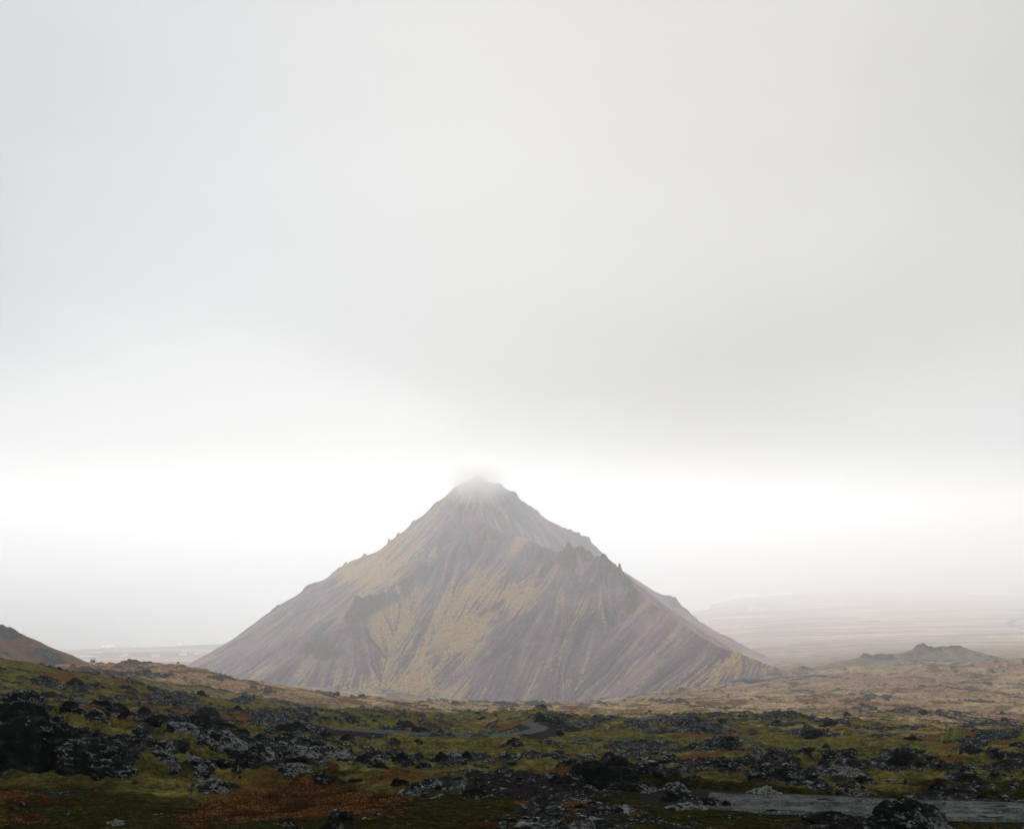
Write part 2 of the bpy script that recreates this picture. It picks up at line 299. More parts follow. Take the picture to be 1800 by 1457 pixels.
RK = [  # px, py of base, width px, height px, kind, tilt, craggy, label, name
 (22, 1352, 120, 88, 'dark', -.1, .7, 'big smooth black lava boulder at the left edge of the photo', 'boulder'),
 (118, 1345, 120, 84, 'mid', -.12, 1.1, 'knobbly black lava outcrop in the middle of the large left rock pile', 'outcrop'),
 (172, 1362, 105, 62, 'mid', -.35, 1.3, 'bumpy lichen-speckled lower right end of the large left rock pile', 'outcrop'),
 (38, 1268, 100, 40, 'dark', -.1, .9, 'broad black domed slab on top of the left rock pile', 'outcrop'),
 (28, 1243, 95, 32, 'mid', -.05, 1.2, 'black jagged rocks highest on the mound at the left edge', 'outcrop'),
 (92, 1226, 50, 12, 'dark', -.1, 1.2, 'low flat black rock strip on the mossy crest beside the highest rocks', 'outcrop'),
 (128, 1256, 48, 30, 'mid', -.2, 1.1, 'dark rock set in the bright green moss left of the lichened cone', 'outcrop'),
 (170, 1266, 40, 26, 'pale', -.1, 1.0, 'pointed dark rock with a pale lichen foot on the green mound', 'outcrop'),
 (186, 1247, 62, 20, 'dark', -.3, 1.0, 'black ribbed slab leaning down the back of the green mound', 'outcrop'),
 (214, 1264, 28, 12, 'dark', 0, .8, 'small black block lying in moss under the ribbed slab', 'boulder'),
 (252, 1256, 30, 17, 'dark', 0, .9, 'round black boulder on the skyline of the green mound', 'boulder'),
 (242, 1266, 40, 11, 'mid', -.1, 1.1, 'low lichen-edged rocks just below the round skyline boulder', 'outcrop'),
 (284, 1268, 48, 13, 'dark', -.1, 1.1, 'flat row of black rocks between the skyline boulder and the perched boulder', 'outcrop'),
 (362, 1262, 44, 22, 'dark', .05, .6, 'smooth black boulder perched with its nose to the right on the lichen ridge', 'boulder'),
 (346, 1272, 52, 14, 'dark', .1, 1.0, 'dark ledge carrying the perched boulder', 'outcrop'),
 (402, 1284, 80, 14, 'dark', -.25, 1.1, 'thin dark ledge running down right from the perched boulder', 'outcrop'),
 (246, 1296, 38, 22, 'pale', -.15, 1.0, 'pale lichened slab alone in the moss of the green mound', 'outcrop'),
 (338, 1294, 95, 24, 'pale', -.28, 1.2, 'upper part of the long pale lichen ridge right of the mound', 'outcrop'),
 (398, 1316, 100, 34, 'pale', -.40, 1.2, 'middle part of the long pale lichen ridge with a dark underside', 'outcrop'),
 (442, 1346, 50, 30, 'mid', -.3, 1.0, 'blunt dark lower end of the long pale lichen ridge', 'outcrop'),
 (462, 1328, 56, 28, 'pale', -.45, 1.1, 'grey lichened slab tucked against the right side of the long ridge', 'outcrop'),
 (292, 1344, 62, 32, 'pale', -.35, 1.0, 'upper grey hump of the lower lichen ridge', 'outcrop'),
 (345, 1372, 88, 32, 'pale', -.40, 1.1, 'middle of the lower lichen ridge above the dark green grass', 'outcrop'),
 (390, 1396, 76, 30, 'pale', -.45, .8, 'bluish grey nose ending the lower lichen ridge', 'outcrop'),
 (513, 1288, 54, 22, 'dark', -.1, 1.0, 'dark pointed rock rising above the moss left of the gravel embankment', 'outcrop'),
 (520, 1304, 84, 16, 'mid', -.08, 1.1, 'long flat dark ledge right below the dark pointed rock', 'outcrop'),
 (560, 1290, 36, 12, 'mid', -.1, 1.1, 'low dark rocks behind the flat ledge', 'outcrop'),
 (530, 1332, 70, 22, 'pale', -.4, 1.0, 'pale streaked slab slanting down right under the flat ledge', 'outcrop'),
 (590, 1330, 66, 22, 'pale', -.35, 1.0, 'second pale slanting slab above the round orange tuft', 'outcrop'),
 (524, 1360, 72, 18, 'pale', -.35, 1.1, 'flat pale lichened slab left of the round orange tuft', 'outcrop'),
 (570, 1376, 34, 17, 'mid', -.3, .9, 'dark upright rock with a pale edge below the round orange tuft', 'boulder'),
 (568, 1301, 16, 16, 'dark', 0, 1.1, 'small dark upright rock at the left end of the gravel embankment', 'boulder'),
 (612, 1300, 24, 9, 'dark', 0, 1.0, 'dark cone of rock in front of the left end of the embankment', 'boulder'),
 (707, 1342, 36, 24, 'mid', -.05, 1.0, 'tall lichened rock standing below the gravel embankment', 'outcrop'),
 (672, 1340, 46, 12, 'pale', -.1, 1.1, 'low grey slab left of the tall rock below the embankment', 'outcrop'),
 (776, 1334, 24, 16, 'dark', -.1, 1.0, 'left dark rock of the pair right of the embankment foot', 'outcrop'),
 (800, 1330, 44, 11, 'pale', 0, 1.0, 'pale flat rocks between the two dark rocks at the embankment foot', 'outcrop'),
 (821, 1333, 16, 14, 'dark', -.2, .9, 'right dark rock of the pair right of the embankment foot', 'outcrop'),
 (668, 1350, 26, 11, 'dark', 0, .9, 'black hump in the moss below the tall lichened rock', 'boulder'),
 (746, 1352, 30, 14, 'mid', -.2, 1.0, 'dark rock ending the black broken ledge in the middle', 'boulder'),
 (705, 1382, 30, 15, 'dark', 0, 1.0, 'dark rock in dark moss below the broken ledge', 'boulder'),
 (835, 1401, 48, 18, 'dark', -.1, 1.0, 'single jagged dark rock in moss left of the central outcrop', 'outcrop'),
 (904, 1312, 44, 16, 'mid', 0, 1.1, 'mossy knob of rock in front of the road bend', 'outcrop'),
 (952, 1270, 24, 20, 'dark', 0, 1.0, 'dark tower of rock beside the road bend', 'outcrop'),
 (972, 1276, 70, 18, 'mid', -.15, 1.1, 'mossy shoulder of rock falling right from the dark tower', 'outcrop'),
 (1066, 1384, 128, 50, 'dark', -.05, 1.0, 'large black layered lava outcrop in the centre of the foreground', 'outcrop'),
 (1088, 1362, 74, 28, 'dark', -.1, .9, 'black block on the crown of the central outcrop', 'outcrop'),
 (1004, 1380, 60, 24, 'mid', .2, 1.1, 'lichened left flank of the large central outcrop', 'outcrop'),
 (975, 1378, 30, 14, 'dark', .1, 1.0, 'pointed black rock at the left tip of the central outcrop', 'outcrop'),
 (1138, 1370, 46, 11, 'dark', -.1, 1.0, 'low black slab directly right of the central outcrop crown', 'outcrop'),
 (1150, 1393, 62, 18, 'pale', -.4, 1.1, 'pale lichened start of the tail right of the central outcrop', 'outcrop'),
 (1196, 1394, 64, 22, 'pale', -.3, 1.1, 'grey rounded rock back of the tail beside the road', 'outcrop'),
 (1208, 1409, 82, 20, 'mid', -.35, 1.2, 'streaked dark rocks forming the middle of the tail by the road', 'outcrop'),
 (1256, 1416, 46, 16, 'mid', -.3, 1.1, 'dark rock ending the tail at the edge of the road', 'outcrop'),
 (1275, 1417, 18, 12, 'dark', -.1, .8, 'small black boulder standing at the road edge at the tip of the tail', 'boulder'),
 (1212, 1424, 70, 10, 'pale', -.1, 1.2, 'low pale stones in orange grass below the tail', 'outcrop'),
 (1215, 1274, 54, 18, 'mid', -.05, 1.1, 'dark rocky knoll beside the upper road bend', 'outcrop'),
 (1240, 1283, 40, 9, 'mid', -.3, 1.1, 'rocks trailing right from the knoll beside the upper road bend', 'outcrop'),
 (1284, 1314, 42, 26, 'mid', -.15, 1.0, 'steep grey rock with a pointed top right of the pale pond', 'outcrop'),
 (1262, 1308, 36, 12, 'mid', .1, 1.0, 'low rock joined to the left of the steep pointed grey rock', 'outcrop'),
 (1222, 1318, 34, 12, 'mid', 0, 1.0, 'round grey rock below the pale pond', 'outcrop'),
 (1278, 1352, 40, 15, 'mid', 0, 1.1, 'dark broken rock between the central outcrop and the mossy hump', 'outcrop'),
 (1380, 1372, 50, 30, 'mid', -.1, 1.1, 'large dark broken rock on the green hump above the road', 'outcrop'),
 (1346, 1348, 62, 12, 'dark', .05, 1.0, 'flat dark slab with a mossy top above the large broken rock', 'outcrop'),
 (1366, 1334, 40, 14, 'mid', -.5, 1.0, 'ribbed slab sloping right above the flat dark slab', 'outcrop'),
 (1424, 1376, 50, 13, 'dark', -.3, 1.1, 'dark rocks stepping down right of the large broken rock', 'outcrop'),
 (1345, 1396, 80, 14, 'pale', -.1, 1.1, 'long low pale rock just above the road on the right', 'outcrop'),
 (1432, 1298, 44, 15, 'dark', -.05, 1.2, 'dark jagged knoll left of the thin road strip', 'outcrop'),
 (1452, 1315, 18, 10, 'dark', 0, .9, 'small dark cone under the jagged knoll', 'boulder'),
 (1464, 1336, 40, 20, 'mid', -.15, 1.1, 'grey broken rock below the small dark cone', 'outcrop'),
 (1500, 1332, 44, 14, 'mid', -.3, 1.1, 'dark slab row right of the grey broken rock', 'outcrop'),
 (1590, 1342, 64, 24, 'dark', -.1, 1.1, 'dark crown of rocks in the moss right of centre', 'outcrop'),
 (1576, 1330, 18, 16, 'mid', 0, 1.0, 'pointed rock at the left of the dark crown of rocks', 'outcrop'),
 (1636, 1338, 20, 10, 'dark', 0, 1.0, 'small black rock right of the dark crown of rocks', 'boulder'),
 (1480, 1360, 70, 12, 'pale', -.1, 1.1, 'low pale arched rock above the orange grass patch', 'outcrop'),
 (1500, 1394, 76, 13, 'mid', -.1, 1.2, 'lichened rocks lying along the far road edge', 'outcrop'),
 (1532, 1376, 22, 10, 'mid', -.5, .9, 'thin slanting slab under the orange grass patch', 'boulder'),
 (1648, 1388, 26, 15, 'dark', .1, 1.0, 'black rock on the lip of the gully above the road', 'outcrop'),
 (1704, 1376, 60, 14, 'dark', -.1, 1.1, 'dark flat rocks above the gully at right', 'outcrop'),
 (1720, 1322, 60, 14, 'dark', -.25, 1.2, 'black rocks lining the upper stream bed', 'outcrop'),
 (1775, 1344, 60, 9, 'dark', 0, 1.1, 'black ledge across the right end of the stream bed', 'outcrop'),
 (1785, 1388, 34, 12, 'mid', -.1, 1.1, 'dark rock in moss at the right edge above the road', 'outcrop'),
 (1596, 1458, 150, 42, 'mid', -.12, 1.35, 'large dark outcrop standing in front of the road at lower right', 'outcrop'),
 (1540, 1452, 60, 26, 'mid', .1, 1.1, 'lichened left shoulder of the outcrop in front of the road', 'outcrop'),
 (1648, 1462, 90, 26, 'pale', -.35, 1.1, 'pale streaked right flank of the outcrop in front of the road', 'outcrop'),
 (1572, 1402, 10, 6, 'dark', 0, .8, 'tiny black stone standing on the far road verge', 'boulder'),
 (1462, 1442, 70, 12, 'dark', 0, 1.2, 'low black clinker at the near road edge', 'outcrop'),
 (1360, 1432, 50, 8, 'dark', 0, 1.2, 'low dark stones in orange grass at the near road edge', 'outcrop'),
 (1018, 1420, 16, 8, 'dark', 0, .8, 'small round dark stone in the orange grass below the central outcrop', 'boulder'),
 (200, 1450, 30, 9, 'pale', 0, 1.1, 'pale lichened stones in the grass at the bottom left', 'boulder'),
 (38, 1420, 18, 12, 'pale', 0, 1.0, 'pale topped stone in the grass near the bottom left corner', 'boulder'),
 (500, 1452, 44, 12, 'mid', 0, 1.0, 'dark stone at the bottom edge left of the middle', 'boulder'),
 (598, 1456, 60, 12, 'dark', 0, 1.0, 'low black stones at the bottom edge below the middle', 'outcrop'),
 (590, 1222, 14, 8, 'dark', .1, .8, 'small dark rock perched on the skyline ridge before the mountain', 'boulder'),
 (578, 1224, 22, 5, 'mid', 0, 1.0, 'low ledge left of the small rock perched on the skyline ridge', 'outcrop'),
 (134, 1200, 30, 9, 'dark', 0, 1.1, 'dark rocks on the crest of the green slope at left', 'outcrop'),
 (80, 1196, 34, 9, 'dark', -.2, 1.1, 'dark rocks further left on the crest of the green slope', 'outcrop'),
 (222, 1212, 30, 8, 'dark', -.1, 1.1, 'dark rocks further right on the crest of the green slope', 'outcrop'),
 (262, 1212, 26, 7, 'dark', -.1, 1.1, 'rightmost dark rocks on the crest of the green slope', 'outcrop'),
 (353, 1220, 14, 8, 'dark', 0, 1.0, 'lone dark cone of rock on the reddish slope', 'boulder'),
 (418, 1246, 16, 8, 'dark', 0, 1.0, 'lone dark rock above the long lichen ridge on the far slope', 'boulder'),
 (590, 1266, 12, 7, 'dark', 0, 1.0, 'small dark rock leftmost on the low ridge above the embankment', 'boulder'),
 (616, 1266, 24, 7, 'dark', -.1, 1.0, 'dark rocks second from left on the low ridge above the embankment', 'outcrop'),
 (657, 1268, 10, 5, 'dark', 0, .9, 'tiny black rock on the low ridge above the embankment', 'boulder'),
 (716, 1275, 34, 10, 'dark', -.1, 1.1, 'cluster of dark rocks on the low ridge above the embankment', 'outcrop'),
 (737, 1287, 34, 11, 'dark', -.1, 1.1, 'dark rocks below the cluster on the low ridge', 'outcrop'),
 (848, 1264, 20, 6, 'dark', 0, 1.0, 'small black rocks on the ridge left of the road bend', 'outcrop'),
 (1603, 1303, 30, 10, 'dark', 0, 1.1, 'dark mossy rocks at the right end of the thin road strip', 'outcrop'),
 (1460, 1276, 40, 9, 'dark', 0, 1.1, 'dark rocks right below the white patch of water', 'outcrop'),
 (1790, 1310, 30, 5, 'dark', .1, 1.0, 'dark rock before the bright road at the right edge', 'outcrop'),
]

# ------------------------------------------------------------------ terrain grid
u_in = np.linspace(-.47, .47, 1480)
u_out = .47 + np.cumsum(np.linspace(.003, .03, 45)); u = np.concatenate([-u_out[::-1], u_in, u_out])
lY = np.concatenate([np.linspace(math.log(1.5), math.log(36), 70)[:-1], np.linspace(math.log(36), math.log(1350), 1180)[:-1], np.linspace(math.log(1350), math.log(6400), 300)])
Yg = np.exp(lY)
X = (u[None, :] * Yg[:, None]); Y = np.repeat(Yg[:, None], len(u), 1)
Z = base_height(X, Y)
dY = np.gradient(Yg)[:, None]
PX = CX + F * X / Y; PY0 = HY - F * Z / Y
near_in = sst(25, 40, Y)
def wt(lam): return sst(.8, 2.2, lam / dY)
def reg(px, py, rx, ry): return np.exp(-(((PX - px) / rx) ** 2 + ((PY0 - py) / ry) ** 2))
far = sst(1300, 1700, Y)
# rocky ground mask
rf = fbm2(X, Y * .7, 17, 4, 11, .62) * .55 + fbm2(X, Y, 4.5, 3, 31) * .34
bias = -.15 + .03 * sst(80, 130, Y) - .16 * sst(230, 480, Y)
bias = bias - .40 * reg(250, 1440, 380, 60) - .30 * reg(700, 1430, 300, 35) - .15 * reg(1500, 1230, 350, 40) + .10 * reg(30, 1290, 150, 50)
bias = bias + .04 * reg(420, 1330, 150, 40) + .06 * reg(1400, 1340, 330, 35) - .12 * reg(230, 1270, 90, 30) + .1 * reg(300, 1215, 300, 22) - .12 * reg(860, 1300, 140, 14)
rock = sst(.02, .17, rf + bias) * (1 - far) * near_in
small = sst(.26, .42, fbm2(X, Y, 2.6, 3, 35, .6)) * sst(-.3, .3, fbm2(X, Y, 30, 2, 36)) * sst(62, 95, Y) * (1 - .55 * sst(250, 500, Y)) * (1 - far); rock = np.maximum(rock, small * .95)
swell = np.zeros_like(Z)
for q in RK:   # the ground swells and turns rocky around each outcrop
    x, y = ray0(q[0], min(q[1], 1470)); wm = q[2] * y / F; hm = q[3] * y / F
    bb = (np.abs(X - x) < wm * 1.6) & (np.abs(Y - y) < wm * 2.2)
    xx, yy = X[bb], Y[bb]; rot = q[5] * .6
    ex = (xx - x) / (wm * .62); ey = (yy - y - wm * .30) / (wm * .50); e = np.sqrt(ex * ex + ey * ey) * (1 + .45 * fbm2(xx, yy, max(wm * .5, .8), 3, 61))
    if 'boulder' != q[8]: rock[bb] = np.maximum(rock[bb], 1 - sst(.55, .95, e))
    swell[bb] = np.maximum(swell[bb], hm * .38 * np.exp(-e ** 2 * 1.1))
# large and small relief
amp = np.where(Y < 60, .35, 1.0) * (1 - .6 * far) * near_in
hum = fbm2(X, Y, 38, 2, 1) * 2.0 * sst(60, 200, Y) + fbm2(X, Y, 13, 2, 2) * (.45 + .5 * sst(75, 130, Y))
hum = hum + fbm2(X, Y, 4.2, 2, 3) * .22 * wt(4.2) + (1 - np.abs(fbm2(X, Y, 2.0, 2, 4))) * .45 * wt(2.0) + fbm2(X, Y, .7, 2, 6) * .10 * wt(.7)
rough = (1 - np.abs(fbm2(X, Y, 5, 3, 41))) * .9 * wt(5) * (.35 + .65 * sst(58, 100, Y)) + (1 - wor2(X, Y * .9, 1.7, 51)) * .50 * wt(1.7) + (1 - wor2(X, Y, .62, 52)) * .34 * wt(.62) + fbm2(X, Y, .35, 2, 53) * .09 * wt(.35)
rough = rough + (1 - wor2(X, Y, 9, 54)) * 1.0 * wt(9) * sst(200, 450, Y)
rs = .7 + .3 * sst(90, 260, Y) + .9 * sst(250, 900, Y)
dz = amp * hum + rock * (rough - .45) * rs + swell
for px, py, rm, rd, hh in [(1150, 1402, 1.6, 1.2, .5), (1200, 1410, 1.7, 1.2, 1.0), (1245, 1420, 1.2, 1.0, .6), (1100, 1395, 1.8, 1.2, .6), (720, 1396, 2.5, 2, .5), (800, 1398, 2.5, 2, .5), (880, 1400, 2.5, 2, .5), (950, 1400, 2.2, 2, .5)]:
    x, y = ray0(px, py); dz = dz + hh * np.exp(-(((X - x) / rm) ** 2 + ((Y - y) / rd) ** 2))
# roads and ponds cut into the land
gravel = np.zeros_like(Z); flat_w = np.zeros_like(Z); flat_z = np.zeros_like(Z)
def carve(P, half, fall, gmore):
    global gravel, flat_w, flat_z
    m = half + fall + gmore + 4
    bb = (X > P[:, 0].min() - m) & (X < P[:, 0].max() + m) & (Y > P[:, 1].min() - m) & (Y < P[:, 1].max() + m)
    if not bb.any(): return
    x, y = X[bb], Y[bb]; best = np.full(x.shape, 1e9); bz = np.zeros(x.shape)
    for k in range(0, len(P) - 1, 3):
        a, b = P[k], P[min(k + 3, len(P) - 1)]; ab = b[:2] - a[:2]; L2 = ab @ ab + 1e-9
        s = np.clip(((x - a[0]) * ab[0] + (y - a[1]) * ab[1]) / L2, 0, 1)
        dd = (x - a[0] - s * ab[0]) ** 2 + (y - a[1] - s * ab[1]) ** 2
        mm = dd < best; best[mm] = dd[mm]; bz[mm] = (a[2] + (b[2] - a[2]) * s)[mm]
    dist = np.sqrt(best); edge_n = vn2(x / 1.1, y / 1.1, 9) * .5
    wv = 1 - sst(half + .4, half + fall, dist)
    gv = 1 - sst(half + gmore * .5, half + gmore, dist + edge_n * 1.2)
    fw = flat_w[bb]; up = wv > fw
    fz = flat_z[bb]; fz[up] = bz[up] - .06 - .1 * sst(half - .3, half + .6, dist)[up]; flat_z[bb] = fz
    flat_w[bb] = np.maximum(fw, wv); gravel[bb] = np.maximum(gravel[bb], gv)
for k, (wd, P) in enumerate(road_paths):
    carve(P, wd / 2, 3.2 if k != 2 else 3.6, [1.8, .8, 3.4, 2.4, 1.5, 2.0, 5.0, 2.0, 2.0][k])
for x, y, z, rx, ry, lb in ponds:
    e = np.sqrt(((X - x) / (rx * 1.15)) ** 2 + ((Y - y) / (ry * 1.15)) ** 2)
    wv = 1 - sst(1.0, 2.2, e); up = wv > flat_w
    flat_z = np.where(up, z - .12, flat_z); flat_w = np.maximum(flat_w, wv)
soil = sst(.05, .28, fbm2(X, Y, 7, 4, 71, .6) + .9 * reg(1000, 1430, 170, 28) + .8 * reg(1450, 1440, 250, 16) + .35 * fbm2(X, Y, 1.6, 3, 72, .65) - .46 - .5 * reg(150, 1440, 600, 60) - .6 * (PY0 < 1375)) * (Y < 130)
gr_all = np.maximum(gravel, soil * .9)
Zf = (Z + dz) * (1 - flat_w) + (flat_z + (gravel * vn2(X / .4, Y / .4, 77) * .04)) * flat_w
rock = rock * (1 - sst(.3, .9, flat_w)) * (1 - soil * .8)
# vegetation masks
orange = sst(-.05, .55, fbm2(X, Y, 16, 4, 81, .6) + .32 * reg(700, 1430, 420, 30) + .25 * reg(1050, 1410, 250, 30) + .3 * reg(150, 1175, 260, 25) + .3 * reg(560, 1300, 120, 10) + .25 * reg(980, 1245, 200, 12) - .12 * (Y > 60) * (Y < 170) - .10 - .28 * reg(180, 1430, 240, 45))
straw = np.clip(sst(230, 620, Y + fbm2(X, Y, 60, 3, 91) * 90 + (PX - 900) * .12), 0, 1)
ground_me = np_mesh('ground', np.stack([X, Y, Zf], -1).reshape(-1, 3), grid_faces(*X.shape))
mask_attr(ground_me, 'mask', np.stack([rock, orange, straw, gr_all], -1).reshape(-1, 4))
bottom_dark = sst(.35, .75, .9 * sst(1365, 1425, PY0 + 18 * fbm2(X, Y, 5, 3, 97)) + .1)  # mask of darker ground cover towards the bottom of the frame
farm = sst(1500, 2500, Y); reddish = sst(.0, .5, fbm2(X, Y, 90, 4, 95) + .25 * (PX < 600))
mask_attr(ground_me, 'zone', np.stack([farm, reddish, bottom_dark, np.ones_like(X)], -1).reshape(-1, 4))

def rock_color(t, v, lich=.5, near=True, grey=1.0):
    """basalt with pale lichen crusts on the upper sides"""
    n1 = t.noise(v, 1.3, 8, .65); n2 = t.noise(v, 7, 6, .7)
    base = t.ramp(n1, [(.3, (.003 * grey, .0035 * grey, .0035 * grey)), (.55, (.011 * grey, .013 * grey, .014 * grey)), (.75, (.045 * grey, .052 * grey, .053 * grey))])
    geo = t.n.new('ShaderNodeNewGeometry'); sn = t.n.new('ShaderNodeSeparateXYZ'); t.put(sn.inputs[0], geo.outputs['Normal'])
    up = t.mapr(sn.outputs[2], -.1, .9, -.16, .10, 'LINEAR')
    vo = t.voro(v, 3.6); patch = t.noise(v, .9, 4, .6)
    f = t.math('ADD', t.math('ADD', t.math('MULTIPLY', n2, .75), t.math('MULTIPLY', patch, .7)), up)
    f = t.math('SUBTRACT', f, t.math('MULTIPLY', vo, .22))
    lf = t.mapr(f, .83 - .24 * lich, 1.00 - .22 * lich)
    lc = t.mix(t.noise(v, 20, 3), (.075, .090, .090), (.26, .29, .28))
    return t.mix(t.math('MULTIPLY', lf, .9), base, lc), n2

def ground_material():
    m, t, b = material('moss_lava_ground', 1.0, .0)
    v = t.obj()
    a = t.attr('mask'); r_, o_, s_ = t.sepc(a.outputs['Color'])[:3]; g_ = a.outputs['Alpha']
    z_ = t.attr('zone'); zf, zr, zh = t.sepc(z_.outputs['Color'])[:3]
    nL = t.noise(v, .06, 5, .6); nM = t.noise(v, .5, 7, .65); nS = t.noise(v, 3.2, 7, .7); nT = t.noise(v, 11, 4, .7)
    moss = t.ramp(t.math('ADD', t.math('MULTIPLY', nS, .55), t.math('MULTIPLY', nM, .5)), [(.36, (.007, .008, .003)), (.45, (.030, .031, .010)), (.54, (.074, .068, .020)), (.66, (.165, .138, .040))])
    orng = t.ramp(t.math('ADD', t.math('MULTIPLY', nS, .6), t.math('MULTIPLY', nT, .4)), [(.35, (.018, .011, .005)), (.5, (.075, .034, .012)), (.66, (.20, .085, .032))])
    stw = t.ramp(t.math('ADD', t.math('MULTIPLY', nM, .6), t.math('MULTIPLY', nL, .4)), [(.37, (.06, .048, .031)), (.48, (.20, .145, .082)), (.60, (.41, .29, .155))])
    red = t.ramp(nM, [(.38, (.075, .046, .034)), (.62, (.29, .155, .095))])
    stw = t.mix(t.math('MULTIPLY', zr, .6), stw, red)
    def fac(x, n, k=.7, g=3.0, off=0.0):
        q = t.math('ADD', t.math('SUBTRACT', x, .5 + off), t.math('MULTIPLY', t.math('SUBTRACT', n, .5), k))
        return t.math('MULTIPLY_ADD', q, g, .5, clamp=True)
    dark_moss = t.ramp(nS, [(.36, (.0025, .003, .0012)), (.5, (.006, .007, .0022)), (.66, (.028, .025, .006))])  # darker ground-cover colour used low in the frame
    moss = t.mix(t.math('MULTIPLY', zh, .85), moss, dark_moss)
    c = t.mix(fac(s_, nM, .9, 1.6), moss, stw)
    c = t.mix(t.math('MULTIPLY', fac(o_, nS, 1.5, 2.2), .85), c, orng)
    rc, _ = rock_color(t, v, .42, grey=1.35)
    c = t.mix(fac(r_, nS, 1.1, 3.0), c, rc)
    gc = t.ramp(nT, [(.3, (.006, .0055, .006)), (.55, (.020, .017, .018)), (.75, (.065, .058, .056))])
    c = t.mix(fac(g_, nS, .9, 3.0), c, gc)
    farc = t.ramp(t.noise(t.scalev(v, (.0022, .012, 0)), 1.0, 8, .65), [(.40, (.10, .072, .060)), (.48, (.32, .21, .15)), (.58, (.58, .40, .28))])
    farc = t.mix(t.mapr(t.noise(t.scalev(v, (.004, .016, 0)), 1.0, 5, .6), .5, .7), farc, (.075, .095, .045))
    c = t.mix(zf, c, farc)
    t.put(b.inputs['Base Color'], c)
    hh = t.math('ADD', nS, t.math('MULTIPLY', nT, .35)); bump(t, b, hh, .8, .28)
    return m
mat_ground = ground_material()
ground = tag(link('ground', ground_me, mat_ground), kind='structure')

# sampling of the finished ground
ui = np.arange(len(u)); yi = np.arange(len(Yg))
def gz(x, y):
    x = np.atleast_1d(np.asarray(x, float)); y = np.atleast_1d(np.asarray(y, float))
    a = np.interp(x / y, u, ui); b_ = np.interp(np.log(y), lY, yi); i0 = np.minimum(a.astype(int), len(u) - 2); j0 = np.minimum(b_.astype(int), len(Yg) - 2); fa = a - i0; fb = b_ - j0
    return (Zf[j0, i0] * (1 - fa) + Zf[j0, i0 + 1] * fa) * (1 - fb) + (Zf[j0 + 1, i0] * (1 - fa) + Zf[j0 + 1, i0 + 1] * fa) * fb
def gmask(arr, x, y):
    a = np.rint(np.interp(x / y, u, ui)).astype(int); b_ = np.rint(np.interp(np.log(y), lY, yi)).astype(int); return arr[b_, a]
def hit(px, py):
    c = int(round(np.interp((px - CX) / F, u, ui))); col = HY - F * Zf[:, c] / Yg; s = np.argmax(Yg > 37)
    k = s + int(np.argmax(col[s:] <= py)); return u[c] * Yg[k], Yg[k], Zf[k, c]

# ------------------------------------------------------------------ road sheets
def road_material():
    m, t, b = material('wet_gravel_road', 1.0, .0)
    v = t.obj(); ac = t.attr('across').outputs['Fac']
    n = t.noise(v, 9, 6, .75); nl = t.noise(t.scalev(v, (.25, .5, .5)), 1.0, 4)
    n = t.math('ADD', t.math('MULTIPLY', n, .55), t.math('MULTIPLY', t.noise(v, 1.4, 6, .7), .45))
    c = t.ramp(n, [(.40, (.012, .014, .014)), (.5, (.038, .043, .041)), (.62, (.100, .112, .108))])
    tr = t.math('ABSOLUTE', t.math('SUBTRACT', t.math('ABSOLUTE', ac), .48)); tr = t.mapr(tr, .05, .24, 1, 0)
    c = t.mix(t.math('MULTIPLY', tr, t.mapr(nl, .35, .65, .0, .6)), c, (.095, .105, .107))
    t.put(b.inputs['Base Color'], c); bump(t, b, n, .6, .05)
    return m
mat_road = road_material()
for wd, P in road_paths:
    T = np.gradient(P[:, :2], axis=0); T /= np.linalg.norm(T, axis=1)[:, None] + 1e-9; N = np.column_stack([-T[:, 1], T[:, 0]])
    na = 9; s = np.linspace(-1, 1, na); V = np.zeros((len(P), na, 3))
    wob = 1 + .05 * vn2(np.arange(len(P)) / 7.0, np.zeros(len(P)), 5) + .05 * vn2(np.arange(len(P)) / 1.6, np.zeros(len(P)), 6)
    V[:, :, :2] = P[:, None, :2] + N[:, None, :] * (s[None, :, None] * wd / 2 * wob[:, None, None])
    rut = -.035 * np.exp(-((np.abs(s) - .48) / .14) ** 2)
    V[:, :, 2] = P[:, None, 2] + rut[None, :] - .05 * (np.abs(s) > .95)[None, :] + .012 * vn2(V[:, :, 0] / .8, V[:, :, 1] / .8, 3)
    me = np_mesh('road', V.reshape(-1, 3), grid_faces(len(P), na))
    at = me.attributes.new('across', 'FLOAT', 'POINT'); at.data.foreach_set('value', np.tile(s, len(P)).astype(np.float32))
    tag(link('road', me, mat_road), kind='structure')

# ------------------------------------------------------------------ ponds
mw, tw, bw = material('still_water', .10, .5)
bw.inputs['Base Color'].default_value = (.03, .035, .04, 1); bump(tw, bw, tw.noise(tw.obj(), 3, 3), .12, .02)
mfo, tfo, bfo = material('white_water', .5, .3); bfo.inputs['Base Color'].default_value = (.8, .82, .84, 1)
for x, y, z, rx, ry, lb in ponds:
    n = 40; th = np.arange(n) / n * math.tau; rr = 1 + .28 * vn2(np.cos(th) * 1.7 + x, np.sin(th) * 1.7 + y, 4)
    ring = np.column_stack([rx * rr * np.cos(th), ry * rr * np.sin(th), np.zeros(n)])
    V = np.vstack([[0, 0, 0], ring]); Fq = np.array([[0, 1 + k, 1 + (k + 1) % n] for k in range(n)])
    o = link('pond', np_mesh('pond', V, Fq), mfo if 'white' in lb else mw); o.location = (x, y, z + (.12 if 'white' in lb else -.03)); tag(o, kind='structure')

